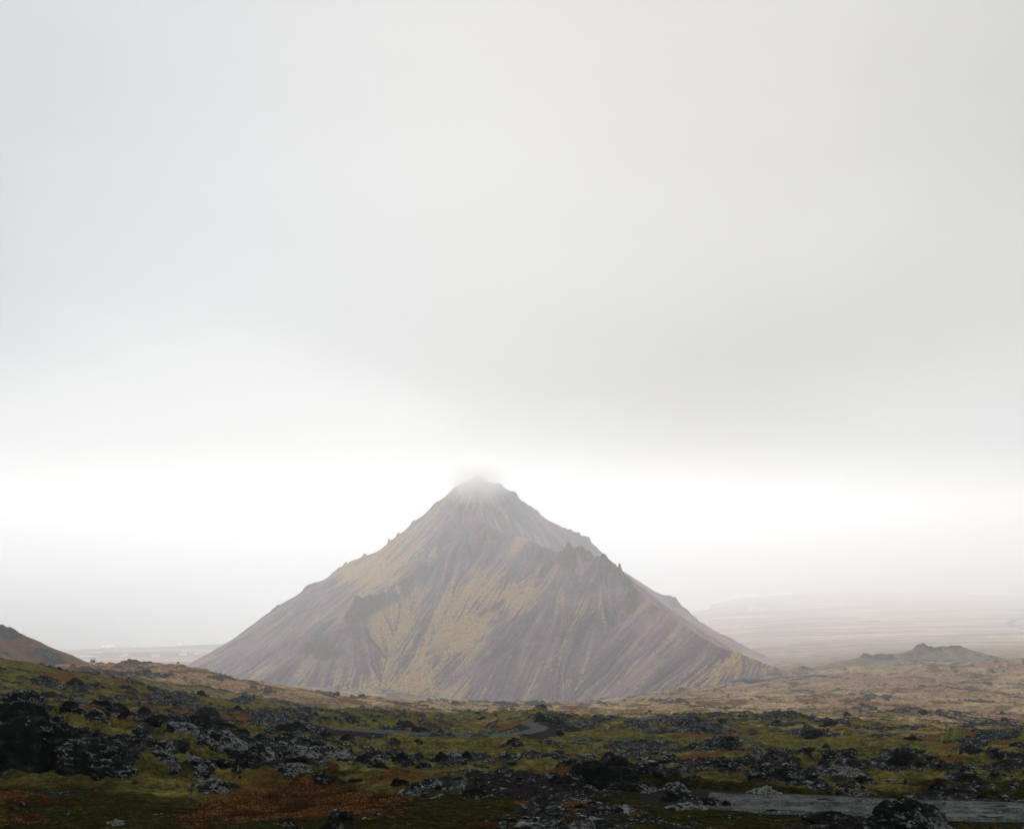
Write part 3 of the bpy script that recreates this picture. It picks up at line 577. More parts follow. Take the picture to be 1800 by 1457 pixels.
# ------------------------------------------------------------------ hills and the mountain from ridge lines
def pt(px, py, Yd): return ((px - CX) / F * Yd, Yd, -(py - HY) / F * Yd)
def tents(X, Y, ridges, prof):
    H = np.full(X.shape, -1e9); prox = np.full(X.shape, 1e9)
    for rd in ridges:
        P = [pt(*p) for p in rd[1]]
        for a, b in zip(P[:-1], P[1:]):
            abx, aby = b[0] - a[0], b[1] - a[1]; L2 = abx * abx + aby * aby + 1e-9
            s = np.clip(((X - a[0]) * abx + (Y - a[1]) * aby) / L2, 0, 1)
            dd = np.hypot(X - a[0] - s * abx, Y - a[1] - s * aby)
            h = a[2] + (b[2] - a[2]) * s - prof(dd, rd[0])
            up = h > H; prox = np.where(up, dd, prox); k = 3.0
            H = np.where(up, h, H)
    return H, prox
def grad_dir(H, dx, dy):
    gy, gx = np.gradient(H, dy, dx); m = np.hypot(gx, gy) + 1e-6
    return gx / m, gy / m, m
def blur(A, n):
    for _ in range(n):
        A = np.pad(A, 1, 'edge'); A = (A[:-2, 1:-1] + A[2:, 1:-1] + A[1:-1, :-2] + A[1:-1, 2:] + 2 * A[1:-1, 1:-1]) / 6
    return A
def lic(N, gx, gy, dx, dy, steps, sl):
    nr, nc = N.shape; J, I = np.meshgrid(np.arange(nc, dtype=np.float32), np.arange(nr, dtype=np.float32)); acc = np.zeros_like(N); wsum = 0
    for k in range(steps):
        wk = 1 - k / steps; ji = np.clip(np.rint(J).astype(int), 0, nc - 1); ii = np.clip(np.rint(I).astype(int), 0, nr - 1)
        acc += N[ii, ji] * wk; wsum += wk * wk
        J = J + gx[ii, ji] * sl / dx; I = I + gy[ii, ji] * sl / dy
    return acc / math.sqrt(wsum)

def mountain_material():
    m, t, b = material('scree_and_dry_grass', 1.0, .0)
    v = t.obj(); a = t.attr('mask'); cr, gr, vr = t.sepc(a.outputs['Color'])[:3]
    nM = t.noise(v, .03, 6, .65); nS = t.noise(v, .30, 7, .75)
    scree = t.ramp(t.math('ADD', t.math('MULTIPLY', nS, .5), t.math('MULTIPLY', vr, .5)), [(.30, (.052, .033, .044)), (.5, (.155, .102, .118)), (.70, (.30, .195, .20))])
    gra = t.ramp(nS, [(.3, (.19, .115, .042)), (.5, (.42, .265, .095)), (.7, (.60, .39, .155))])
    crag = t.ramp(nS, [(.3, (.030, .025, .024)), (.5, (.095, .073, .058)), (.7, (.22, .165, .09))])
    c = t.mix(t.math('MULTIPLY', gr, t.mapr(nS, .3, .6, .6, 1.0)), scree, gra)
    c = t.mix(t.math('MULTIPLY_ADD', t.math('ADD', t.math('SUBTRACT', cr, .5), t.math('MULTIPLY', t.math('SUBTRACT', nS, .5), 1.2)), 3.5, .62, clamp=True), c, crag)
    t.put(b.inputs['Base Color'], c); bump(t, b, nS, .7, 3.0)
    return m
mat_mtn = mountain_material()

# the mountain
MR = [
 (.70, [(840, 838, 1800), (800, 856, 1800), (778, 884, 1797), (745, 906, 1795), (716, 934, 1792), (688, 946, 1790), (680, 966, 1788), (645, 985, 1785), (608, 992, 1782), (602, 1013, 1780), (575, 1018, 1779), (552, 1024, 1778), (538, 1034, 1776), (524, 1072, 1775), (508, 1082, 1774), (486, 1091, 1772), (475, 1117, 1770), (420, 1148, 1765), (365, 1184, 1760), (300, 1225, 1750)]),
 (.70, [(840, 838, 1800), (856, 846, 1803), (876, 851, 1806), (904, 868, 1810), (932, 890, 1818), (962, 914, 1825), (1000, 932, 1835), (1030, 944, 1845), (1037, 964, 1850), (1064, 985, 1850), (1110, 1022, 1850), (1150, 1040, 1850), (1182, 1050, 1850), (1198, 1062, 1848), (1210, 1080, 1846), (1240, 1106, 1840), (1320, 1142, 1825), (1430, 1182, 1790), (1500, 1205, 1760)]),
 (.70, [(815, 890, 1740), (832, 908, 1690), (880, 935, 1640), (930, 950, 1595), (975, 968, 1560), (990, 968, 1545), (999, 957, 1530), (1015, 963, 1525), (1032, 966, 1525), (1045, 978, 1515), (1062, 976, 1500), (1080, 990, 1485), (1092, 1002, 1472), (1108, 1026, 1450), (1135, 1052, 1400), (1200, 1098, 1280), (1250, 1127, 1210), (1300, 1150, 1150), (1390, 1182, 1110), (1450, 1206, 1100)]),
 (.70, [(999, 957, 1530), (960, 992, 1512), (900, 1040, 1490), (830, 1094, 1470), (740, 1158, 1445), (650, 1215, 1430)]),
 (.70, [(812, 885, 1730), (790, 925, 1690), (765, 965, 1650), (735, 1000, 1605), (700, 1026, 1575), (660, 1048, 1545), (628, 1055, 1530), (616, 1080, 1522), (590, 1108, 1510), (542, 1155, 1495), (492, 1195, 1480), (430, 1240, 1465)]),
]
def mprof(d, k): return k * (d * 1.0 + 14 * (1 - np.exp(-d / 22)) - .12 * np.maximum(d - 160, 0))
def build_mountain():
    dx = dy = 1.65
    xs = np.arange(-720, 640, dx); ys = np.arange(960, 2060, dy)
    Xm, Ym = np.meshgrid(xs, ys)
    wx = fbm2(Xm, Ym, 90, 3, 201) * 9; wy = fbm2(Xm, Ym, 90, 3, 202) * 9
    near_r = 0
    H0, pr0 = tents(Xm, Ym, MR, mprof)
    fade = sst(8, 60, pr0)
    H, prox = tents(Xm + wx * fade, Ym + wy * fade, MR, mprof)
    base = base_height(Xm, Ym)
    foot = H - base; H = np.where(foot < 40, base + 40 * np.exp((np.minimum(foot, 40) - 40) / 40) - 14.7 * (foot < 40) + 0, H) if False else H
    Hs = blur(H, 6); gx, gy, gm = grad_dir(Hs, dx, dy)
    N1 = rng.standard_normal(H.shape).astype(np.float32); N2 = blur(rng.standard_normal(H.shape), 8); N2 /= N2.std(); N3 = blur(rng.standard_normal(H.shape), 40); N3 /= N3.std()
    st1 = lic(N1, gx, gy, dx, dy, 34, 2.0); st2 = lic(N2, gx, gy, dx, dy, 44, 3.2) / 2.6; st3 = lic(N3, gx, gy, dx, dy, 40, 5.0) / 5.5
    crag = np.exp(-(prox / 20) ** 2) * 1.15
    cn = fbm2(Xm, Ym, 55, 4, 211, .6)
    PXm = CX + F * Xm / Ym; PYm = HY - F * H / Ym
    def rg(px, py, rx, ry): return np.exp(-(((PXm - px) / rx) ** 2 + ((PYm - py) / ry) ** 2))
    crag = crag * sst(-.5, .3, cn) + .35 * rg(850, 890, 70, 30) + .9 * rg(1030, 1015, 45, 42) + .75 * rg(565, 1135, 50, 30) + .5 * rg(545, 1050, 24, 18) + .5 * rg(940, 1125, 30, 12) + .5 * rg(1240, 1130, 50, 20) + .2 * rg(820, 930, 40, 18) + .45 * rg(905, 1180, 22, 22)
    crag = np.clip(crag * sst(-.7, .25, cn + .5 * fbm2(Xm, Ym, 14, 3, 213)) , 0, 1)
    crag = crag * (1 - .93 * sst(1108, 1135, PXm) * (Ym < 1500)) * (1 - .6 * rg(890, 930, 70, 22)) * (1 - .85 * rg(800, 1110, 110, 60))
    crag = np.clip(crag + .7 * rg(625, 1075, 28, 22) * sst(-.4, .3, cn) + .6 * rg(570, 1135, 50, 22) * sst(-.4, .3, cn) + .5 * rg(1010, 975, 28, 20), 0, 1)
    crag = crag * (1 - .9 * sst(1080, 1160, PYm) * (Ym > 1650))
    rel = (1 - np.abs(fbm2(Xm, Ym, 22, 4, 221, .55))) * 8 + (1 - wor2(Xm, Ym, 9, 222)) * 5.5 + (wor2(Xm, Ym, 4.2, 223)) * 2 - 10.5
    rel = rel + (1 - np.abs(fbm2(Xm, Ym, 7, 3, 225))) * 3 - 2
    Hn = H + crag * rel * .95 + st2 * .7 + st3 * 1.1 * sst(10, 60, prox) + fbm2(Xm, Ym, 40, 4, 233) * 3.0 * sst(15, 70, prox) + (1 - np.abs(fbm2(Xm, Ym, 12, 4, 234, .6))) * 1.2 + st1 * .22 + fbm2(Xm, Ym, 6, 3, 230) * .4
    # pinnacles that stand on the ridges
    for px, py, Yd, hp, wm in [(684, 956, 1789, 16, 2.6), (699, 944, 1791, 7, 3), (725, 922, 1793, 6, 4), (605, 999, 1782, 6, 5), (640, 986, 1785, 9, 4), (1090, 1001, 1473, 15, 3.0), (1062, 976, 1500, 8, 5), (999, 957, 1530, 5, 5), (1018, 961, 1526, 3, 6), (840, 838, 1800, 7, 9), (628, 1057, 1530, 9, 8), (652, 1050, 1541, 5, 7), (1034, 948, 1846, 5, 8), (905, 866, 1811, 7, 6), (878, 850, 1806, 5, 6), (945, 898, 1821, 5, 4), (1183, 1051, 1850, 6, 8), (1110, 1028, 1447, 7, 4), (484, 1094, 1772, 8, 7), (538, 1040, 1776, 9, 8), (765, 890, 1796, 6, 5)]:
        a = pt(px, py, Yd); dd = np.hypot(Xm - a[0], (Ym - a[1]) * .8)
        Hn = Hn + .7 * hp * Yd / F * np.exp(-(dd / wm) ** 4) * (.8 + .3 * vn2(Xm / 3, Ym / 3, 240))
    # vegetation: yellow grass in streaks, mostly on spurs and foot; raised to paint the lit left shoulder
    gf = st1 * .32 + st2 * .40 + st3 * .30 + fbm2(Xm, Ym, 70, 4, 251, .65) * .6 + fbm2(Xm, Ym, 9, 3, 252, .7) * .25
    bias = -.55 + 1.2 * rg(700, 945, 75, 60) + 1.0 * rg(640, 1010, 60, 25) + 1.1 * rg(690, 1080, 45, 75) + .9 * rg(900, 1040, 75, 45) * (Xm < 60) + .6 * rg(830, 1110, 50, 40) + .7 * rg(740, 1180, 90, 55) + .9 * rg(620, 1220, 120, 45) + .6 * rg(1000, 1060, 50, 40) + .6 * rg(1230, 1185, 110, 32) - .25 * rg(480, 1160, 80, 40) - .5 * rg(1080, 1120, 80, 60) + 1.1 * rg(965, 995, 34, 24) + 1.0 * rg(890, 1055, 45, 26) + .8 * rg(800, 1120, 45, 28) - .35 * rg(850, 1010, 60, 50) - .3 * rg(560, 1110, 60, 40) + .7 * rg(620, 1000, 70, 25) + .7 * rg(1350, 1160, 90, 30) - .3 * rg(930, 985, 40, 20) + .7 * rg(830, 880, 60, 30) + .5 * rg(900, 1215, 250, 18) + .6 * rg(430, 1180, 90, 25) + .4 * rg(1010, 1180, 60, 60)
    grass = sst(-.05, .5, gf + bias)
    grass = np.maximum(grass, .55 * crag * sst(-.2, .5, cn))
    me = np_mesh('mountain', np.stack([Xm, Ym, Hn], -1).reshape(-1, 3), grid_faces(*Xm.shape))
    mask_attr(me, 'mask', np.stack([crag * .95, grass, np.clip(.5 + .15 * st1 + .13 * st2 + .10 * st3 + .30 * fbm2(Xm, Ym, 50, 5, 261, .6), 0, 1), np.ones_like(H)], -1).reshape(-1, 4))
    tag(link('mountain', me, mat_mtn), kind='structure')
build_mountain()

def build_hill(name, ridges, x0, x1, y0, y1, dx, slope, cragw, relief, mat, gbias, crags=()):
    xs = np.arange(x0, x1, dx); ys = np.arange(y0, y1, dx); Xm, Ym = np.meshgrid(xs, ys)
    wx = fbm2(Xm, Ym, 30, 3, 301) * 3
    H, prox = tents(Xm + wx * sst(2, 20, np.hypot(0, 1) * 10 + 0 * Xm), Ym, ridges, lambda d, k: k * (np.sqrt(d * d + 9) - 3))
    cn = fbm2(Xm, Ym, 18, 4, 311, .6)
    crag = np.clip(np.exp(-(prox / cragw) ** 2) * sst(-.6, .2, cn) + .6 * sst(.35, .7, cn), 0, 1)
    rel = (1 - wor2(Xm, Ym, 6, 322)) * 2.2 + (1 - np.abs(fbm2(Xm, Ym, 9, 4, 323))) * 2.0 + (1 - wor2(Xm, Ym, 2.4, 324)) * .8 - 2.2
    H = H + crag * rel * relief + fbm2(Xm, Ym, 12, 4, 331) * .6
    for px, py, Yd, hp, wm in crags:
        a = pt(px, py, Yd); dd = np.hypot(Xm - a[0], (Ym - a[1]) * .7)
        H = H + hp * Yd / F * np.exp(-(dd / wm) ** 4) * (.85 + .3 * vn2(Xm / 2, Ym / 2, 240))
    me = np_mesh(name, np.stack([Xm, Ym, H], -1).reshape(-1, 3), grid_faces(*Xm.shape))
    z0 = np.zeros_like(H)
    mask_attr(me, 'mask', np.stack([crag * .8, np.full_like(H, gbias[0]) + .4 * cn, np.full_like(H, gbias[1]), z0 + (gbias[3] if len(gbias) > 3 else 0)], -1).reshape(-1, 4))
    mask_attr(me, 'zone', np.stack([z0, np.full_like(H, gbias[2]), z0, z0 + 1], -1).reshape(-1, 4))
    return tag(link(name, me, mat), kind='structure')
build_hill('hill', [(.55, [(-320, 1030, 760), (-180, 1050, 740), (-60, 1078, 725), (0, 1101, 715), (35, 1117, 705), (54, 1128, 700), (75, 1143, 690), (115, 1168, 675), (150, 1186, 660)]),
                    (.5, [(-60, 1078, 725), (-20, 1140, 660), (30, 1185, 600)])],
           -460, -190, 560, 900, .8, .5, 10, .8, mat_ground, (.85, .35, 1.0), [(53, 1128, 700, 5, 2.4), (20, 1110, 710, 3, 5)])
build_hill('hill', [(.50, [(1490, 1185, 1330), (1518, 1163, 1335), (1524, 1152, 1340), (1560, 1150, 1350), (1610, 1147, 1365), (1617, 1137, 1370), (1634, 1139, 1370), (1660, 1137, 1375), (1682, 1134, 1378), (1705, 1141, 1380), (1735, 1152, 1385), (1780, 1157, 1390), (1860, 1160, 1395)]),
                    (.3, [(1524, 1153, 1340), (1600, 1160, 1315), (1700, 1160, 1320), (1760, 1172, 1330)])],
           350, 700, 1200, 1500, .9, .5, 12, .4, mat_ground, (.15, .80, .15, .48), [(1618, 1138, 1370, 6, 6), (1630, 1139, 1370, 4, 6), (1655, 1138, 1374, 2, 6), (1522, 1153, 1340, 4, 5), (1545, 1150, 1346, 2, 6)])
build_hill('hill', [(.5, [(1385, 1182, 1200), (1402, 1172, 1200), (1412, 1171, 1200), (1420, 1173, 1200), (1440, 1184, 1200), (1470, 1190, 1200)])],
           265, 345, 1160, 1240, .7, .5, 8, .7, mat_ground, (.3, .9, .2), [(1402, 1172, 1200, 2.5, 3)])

# ------------------------------------------------------------------ sea and surf
def sea_material():
    m, t, b = material('sea_water', .25, .5); b.inputs['Base Color'].default_value = (.035, .05, .055, 1)
    v = t.obj(); n = t.noise(t.scalev(v, (.010, .018, .01)), 1.0, 9, .68); bump(t, b, n, .9, 12)
    fo = t.mapr(t.noise(t.scalev(v, (.02, .035, .01)), 1.0, 8, .75), .66, .72); t.put(b.inputs['Base Color'], t.mix(fo, (.035, .05, .055), (.6, .62, .62)))
    return m
ns = 60; xs = np.linspace(-9000, 9000, ns); ysv = np.linspace(2300, 13500, ns); Xs, Ysq = np.meshgrid(xs, ysv)
sea = tag(link('sea', np_mesh('sea', np.stack([Xs, Ysq, np.full_like(Xs, SEA)], -1).reshape(-1, 3), grid_faces(ns, ns)), sea_material()), kind='structure')
mf, tf, bf = material('surf_foam', .8, .2)
vf = tf.obj(); bf.inputs['Base Color'].default_value = (.8, .82, .82, 1)
def surf(px0, px1, wide, seed):
    pxs = np.arange(px0, px1, .6); ysh = shore_Y(pxs); n = len(pxs)
    off = 14 + fbm2(pxs, pxs * 0, 9, 3, seed) * 16; w_ = np.clip(wide * (.55 + fbm2(pxs, pxs * 0 + 5, 22, 3, seed + 1)), 1.5, None); w_[0] = w_[-1] = .2
    V = []
    for k, (p, y_) in enumerate(zip(pxs, ysh)):
        a = (p - CX) / F
        for s in (0, .33, .66, 1): yy = y_ - 4 + off[k] * .6 + w_[k] * s; V.append((a * yy, yy, SEA + .25 + .35 * math.sin(s * 3.14)))
    tag(link('surf', np_mesh('surf', np.array(V), grid_faces(n, 4)), mf), kind='structure')
surf(178, 240, 70, 401); surf(312, 352, 34, 402); surf(1190, 1252, 150, 403); surf(1253, 1425, 260, 404); surf(1545, 1640, 70, 405); surf(1700, 1800, 110, 406)
surf(1440, 1520, 40, 407)
# lagoon strips on the left plain
for px, py, wp, hp in [(141, 1154.5, 52, 2.6), (120, 1157, 40, 1.8), (172, 1147, 18, 1.6), (1486, 1058.5, 26, 1.0)]:
    x, y, z = hit(px, py); n = 48; th = np.arange(n) / n * math.tau; rr = 1 + .45 * vn2(np.cos(th) * 2.3 + px, np.sin(th) * 2.3, 4)
    rx = wp / 2 * y / F; ry = hp / 2 * y / F / ((py - HY) / F)
    xr = x + rx * rr * np.cos(th); yr = y + ry * rr * np.sin(th)
    zt = float(max(gz(xr, yr).max(), z)) + .3
    ring = np.column_stack([xr, yr, np.full(n, zt)])
    V = np.vstack([[x, y, zt], ring]); tag(link('lagoon', np_mesh('lagoon', V, np.array([[0, 1 + k, 1 + (k + 1) % n] for k in range(n)])), mw), kind='structure')

# ------------------------------------------------------------------ lava rocks
def rock_material(name, lich, grey=1.0, moss=.35):
    m, t, b = material(name, 1.0, .0); v = t.obj()
    c, n2 = rock_color(t, v, lich, grey=grey)
    geo = t.n.new('ShaderNodeNewGeometry'); sn = t.n.new('ShaderNodeSeparateXYZ'); t.put(sn.inputs[0], geo.outputs['Normal'])
    nm = t.noise(v, .8, 5, .6)
    mfac = t.mapr(t.math('ADD', t.math('MULTIPLY', sn.outputs[2], .5), nm), 1.16 - moss * .4, 1.30 - moss * .4)
    c = t.mix(mfac, c, t.ramp(t.noise(v, 5, 5), [(.35, (.012, .016, .005)), (.65, (.055, .052, .013))]))
    t.put(b.inputs['Base Color'], c)
    h = t.math('ADD', t.math('MULTIPLY', n2, .6), t.noise(v, 22, 5, .7)); bump(t, b, h, .9, .10)
    return m
mat_rock = {'dark': rock_material('dark_lava', .15, .85, .4), 'mid': rock_material('lichen_spotted_lava', .70, 1.1, .50), 'pale': rock_material('lichen_crusted_lava', 1.1, 1.6, .5)}

def rock_mesh(seed, w_, dpt, h, sub, craggy=1.0, tilt=0.0):
    r_ = np.random.default_rng(seed); bm = bmesh.new(); bmesh.ops.create_icosphere(bm, subdivisions=sub, radius=1.0)
    me = bpy.data.meshes.new('lava_rock'); bm.to_mesh(me); bm.free()
    n = len(me.vertices); co = np.zeros(n * 3, np.float32); me.vertices.foreach_get('co', co); D = co.reshape(-1, 3).astype(float)
    rad = np.full(n, .5)
    for k in range(8):
        a = r_.uniform(0, math.tau); rr = r_.uniform(.1, .62) if k else 0
        c = np.array([math.cos(a) * rr, math.sin(a) * rr, r_.uniform(-.15, .30) * (1 - rr)]); s = r_.uniform(.28, .48) if k else .62
        dc = D @ c; disc = dc * dc - c @ c + s * s; ok = disc > 0
        rad = np.where(ok, np.maximum(rad, dc + np.sqrt(np.maximum(disc, 0))), rad)
    P = D * rad[:, None]
    P /= np.array([np.abs(P[:, 0]).max(), np.abs(P[:, 1]).max(), P[:, 2].max()])
    P *= np.array([w_ / 2 * .86, dpt / 2 * .86, h * 1.12]); P[:, 2] = np.where(P[:, 2] < 0, P[:, 2] * .5, P[:, 2])
    size = (w_ * dpt * h * 2) ** (1 / 3)
    N = D / np.array([w_, dpt, h * 2.0]); N /= np.linalg.norm(N, axis=1)[:, None]
    lam = size * .55; off = r_.uniform(-50, 50, 3); st = np.array([1, 1, 1.5])
    for k in range(7):
        v = vn3(P * st / lam + off + k * 7.7, seed % 97 + k)
        if k in (1, 2, 3): q = (1 - np.abs(v) * 2.0)
        else: q = v
        P = P + N * (q * lam * (.20 if k < 4 else .16) * craggy)[:, None]
        lam *= .52
    # pillow knobs
    if craggy > .8:
        lam = size * .11; v = np.abs(vn3(P / lam + off, seed % 89)); P = P + N * (np.sqrt(v) * lam * .45 - lam * .2)[:, None]
    P[:, 2] += tilt * P[:, 0]
    P[:, 2] = P[:, 2] - P[:, 2].max() + h
    q = np.clip(P[:, 2] / h, 0, 1); fl = 1 + .22 * (1 - q) ** 2.2; P[:, 0] *= fl; P[:, 1] *= fl
    st_ = h * .16; ph = P[:, 2] / st_ + .7 * vn3(P / (size * .5) + off, 7); P[:, 2] += st_ * .10 * np.sin(ph * 6.283) * (craggy > .75)
    me.vertices.foreach_set('co', P.astype(np.float32).ravel()); me.polygons.foreach_set('use_smooth', np.full(len(me.polygons), True)); me.update()
    return me

occupied = []
for k, (px, py, wp, hp, kind, tilt, cg, lb, nm) in enumerate(RK):
    x, y, z = hit(px, min(py, 1470))
    wm = wp * 1.08 * y / F; hm = hp * (1 if k in (0, 1, 2, 44, 82) else .82) * y / F; dm = min(max(wm * .75, hm * .9), wm * 1.0)
    sub = 7 if wp * hp > 5000 else (6 if wp * hp > 700 else 5)
    me = rock_mesh(1000 + k * 13, wm * 1.04, dm, hm + .12 * hm, sub, cg, tilt)
    x2, y2 = x * (y + dm * .35) / y, y + dm * .35
    o = link('lava_boulder' if nm == 'boulder' else 'lava_outcrop', me, mat_rock[kind])
    o.location = (x2, y2, z - .16 * hm)
    tag(o, lb, 'boulder' if nm == 'boulder' else 'rock outcrop')
    occupied.append((x2, y2, wm / 2))

# scattered rocks shared by zone
bases = [[rock_mesh(5000 + q * 31, 1.0, .8, .5, 4 if q % 2 else 5, 1.1, random.uniform(-.25, .1)) for q in range(5)] for _ in range(1)][0]
zones = [
 ('mossy foreground', 34, (42, 75), (.25, .8), 'small dark lava rock half sunk in the moss of the near foreground', 'small rocks in the near foreground'),
 ('mid', 50, (75, 230), (.5, 2.0), 'dark lichened lava rock in the moss between the near road and the road bend', 'rocks of the mossy lava field'),
 ('far', 60, (230, 720), (1.4, 4.5), 'far dark lava rock on the brown slopes before the mountain', 'far rocks on the brown slopes'),
]
proto_by = {}
ANCH = [(118, 1300, 'the large left rock pile'), (200, 1270, 'the green mound'), (362, 1255, 'the perched boulder'), (400, 1300, 'the long pale lichen ridge'), (345, 1370, 'the lower lichen ridge'),
        (515, 1280, 'the dark pointed rock'), (585, 1352, 'the round orange tuft'), (707, 1335, 'the tall lichened rock'), (740, 1310, 'the gravel embankment'), (835, 1395, 'the single jagged rock'), (920, 1290, 'the road bend'),
        (952, 1262, 'the dark tower of rock'), (1066, 1365, 'the central black outcrop'), (1215, 1268, 'the rocky knoll'), (1284, 1305, 'the steep pointed grey rock'), (1130, 1303, 'the pale pond'),
        (1380, 1360, 'the large broken rock'), (1432, 1290, 'the jagged knoll'), (1478, 1265, 'the white water patch'), (1560, 1298, 'the thin road strip'), (1590, 1330, 'the dark crown of rocks'), (1596, 1430, 'the outcrop before the road'),
        (1740, 1335, 'the stream bed'), (1650, 1385, 'the gully rock'), (590, 1218, 'the skyline perched rock'), (1160, 1265, 'the upper road bend'), (60, 1140, 'the left hill'), (1680, 1140, 'the far ridge at right'), (1320, 1199, 'the road under the mountain'), (250, 1205, 'the green slope crest'), (720, 1270, 'the ridge above the embankment'), (1500, 1392, 'the far road edge'), (1000, 1430, 'the dark soil at bottom centre'), (250, 1440, 'the bottom left grass')]
def seen(x, y, z, s):
    c = int(round(np.interp(x / y, u, ui))); ys_ = HY - F * Zf[:, c] / Yg; m_ = (Yg > 36) & (Yg < y - s)
    return HY - F * (z + s * .3) / y < (ys_[m_].min() if m_.any() else 1e9) and HY - F * z / y < 1462
used_lb = {}
for zn, cnt, (ya, yb), (sa, sb), lb, gp in zones:
    made = 0; tries = 0
    while made < cnt and tries < 5000:
        tries += 1
        yy = math.exp(random.uniform(math.log(ya), math.log(yb))); uu = random.uniform(-.44, .44); xx = uu * yy
        if gmask(rock, xx, yy) < (.35 if zn != 'mossy foreground' else .1) or gmask(flat_w, xx, yy) > .05: continue
        s = random.uniform(sa, sb) * random.uniform(.6, 1)
        if any(abs(xx - ox) < orr + s * .4 and abs(yy - oy) < orr + s for ox, oy, orr in occupied): continue
        zz = float(gz(xx, yy)[0])
        if not seen(xx, yy, zz, s): continue
        me = random.choice(bases); mt = random.choice(['dark', 'mid', 'mid', 'pale'])
        key = (me.name, mt)
        if key not in proto_by:
            cp = me.copy(); cp.materials.clear(); cp.materials.append(mat_rock[mt]); proto_by[key] = cp
        o = bpy.data.objects.new('lava_rock', proto_by[key]); scene.collection.objects.link(o)
        o.location = (xx, yy, zz - .12 * s); o.scale = (s, s * random.uniform(.7, 1.1), s * random.uniform(.7, 1.2)); o.rotation_euler = (random.uniform(-.15, .15), random.uniform(-.15, .25), random.uniform(-.6, .6) + (math.pi if random.random() < .3 else 0))
        qx = CX + F * xx / yy; qy = HY - F * zz / yy; an = sorted(ANCH, key=lambda a: math.hypot(a[0] - qx, 2.2 * (a[1] - qy))); ws = s * F / yy; rows = []
        for a in an[:3]:
            dx_, dy_ = qx - a[0], (qy - a[1]) * 2.2; dist = math.hypot(dx_, dy_)
            dr = ('right of' if dx_ > 0 else 'left of') if abs(dx_) > 2 * abs(dy_) else ('below' if dy_ > 0 else 'above') if abs(dy_) > 2 * abs(dx_) else ('below and ' if dy_ > 0 else 'above and ') + ('right of' if dx_ > 0 else 'left of')
            rows.append(f"{'tiny' if ws < 8 else 'small' if ws < 14 else 'midsize' if ws < 22 else 'broad'} {dict(dark='black', mid='lichen spotted', pale='pale lichened')[mt]} lava rock {'just ' if dist < 45 else '' if dist < 90 else 'well '}{dr} {a[2]}")
        l2 = next((r_ for r_ in rows if r_ not in used_lb), rows[0]); used_lb[l2] = 1
        tag(o, l2, 'rock', gp); made += 1; occupied.append((xx, yy, s * .4))

# ------------------------------------------------------------------ grass (uncountable) and tufts
def blade_material(name):
    m, t, b = material(name, 1.0, .0); c = t.attr('tint').outputs['Color']
    n = t.noise(t.obj(), 6, 3); t.put(b.inputs['Base Color'], t.mix(t.mapr(n, .3, .7, 0, .5), c, (.02, .018, .008))); return m
mat_blade = blade_material('grass_blades')
def blades(P, H, W, col, lean=.5, sd=1):
    r_ = np.random.default_rng(sd); n = len(P); a = r_.uniform(0, math.tau, n); la = r_.uniform(0, math.tau, n); ll = r_.uniform(0, lean, n) * H
    w2 = np.stack([np.cos(a) * W, np.sin(a) * W, np.zeros(n)], 1)
    tip = P + np.stack([np.cos(la) * ll, np.sin(la) * ll, H], 1)
    V = np.stack([P - w2, P + w2, tip], 1).reshape(-1, 3); me = np_mesh('grass', V, np.arange(n * 3).reshape(-1, 3), False)
    mask_attr(me, 'tint', np.repeat(np.column_stack([col, np.ones(n)]), 3, 0)); return me
n = 420000
yy = np.exp(rng.uniform(math.log(38), math.log(150), n)); xx = rng.uniform(-.46, .46, n) * yy
rk = gmask(rock, xx, yy); og = gmask(orange, xx, yy); gv = gmask(gr_all, xx, yy); fw = gmask(flat_w, xx, yy)
keep = (rk < .45) & (gv < .35) & (fw < .4) & (rng.uniform(0, 1, n) < .35 + .65 * sst(-.2, .4, fbm2(xx, yy, 2.5, 3, 501)))
xx, yy, og = xx[keep], yy[keep], og[keep]; n = len(xx)
zz = gz(xx, yy); cls = og + rng.normal(0, .22, n); q = rng.uniform(0, 1, (n, 1))
hz = gmask(bottom_dark, xx, yy)
colr = np.where((cls > .52)[:, None], (1 - q) * np.array([.060, .027, .011]) + q * np.array([.15, .070, .028]),
       np.where((cls > .34)[:, None], (1 - q) * np.array([.022, .019, .006]) + q * np.array([.080, .062, .016]), (1 - q) * np.array([.006, .009, .002]) + q * np.array([.042, .040, .008])))
colr = colr * (1.35 - 1.05 * hz)[:, None]  # blades get darker towards the bottom of the frame
hb = (.05 + .07 * rng.uniform(0, 1, n)) * (.75 + .7 * sst(.3, .7, og)) * (yy / 60) ** .35
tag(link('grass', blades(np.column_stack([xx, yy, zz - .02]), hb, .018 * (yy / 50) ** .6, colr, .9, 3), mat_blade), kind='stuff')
tag(ground, kind='structure')

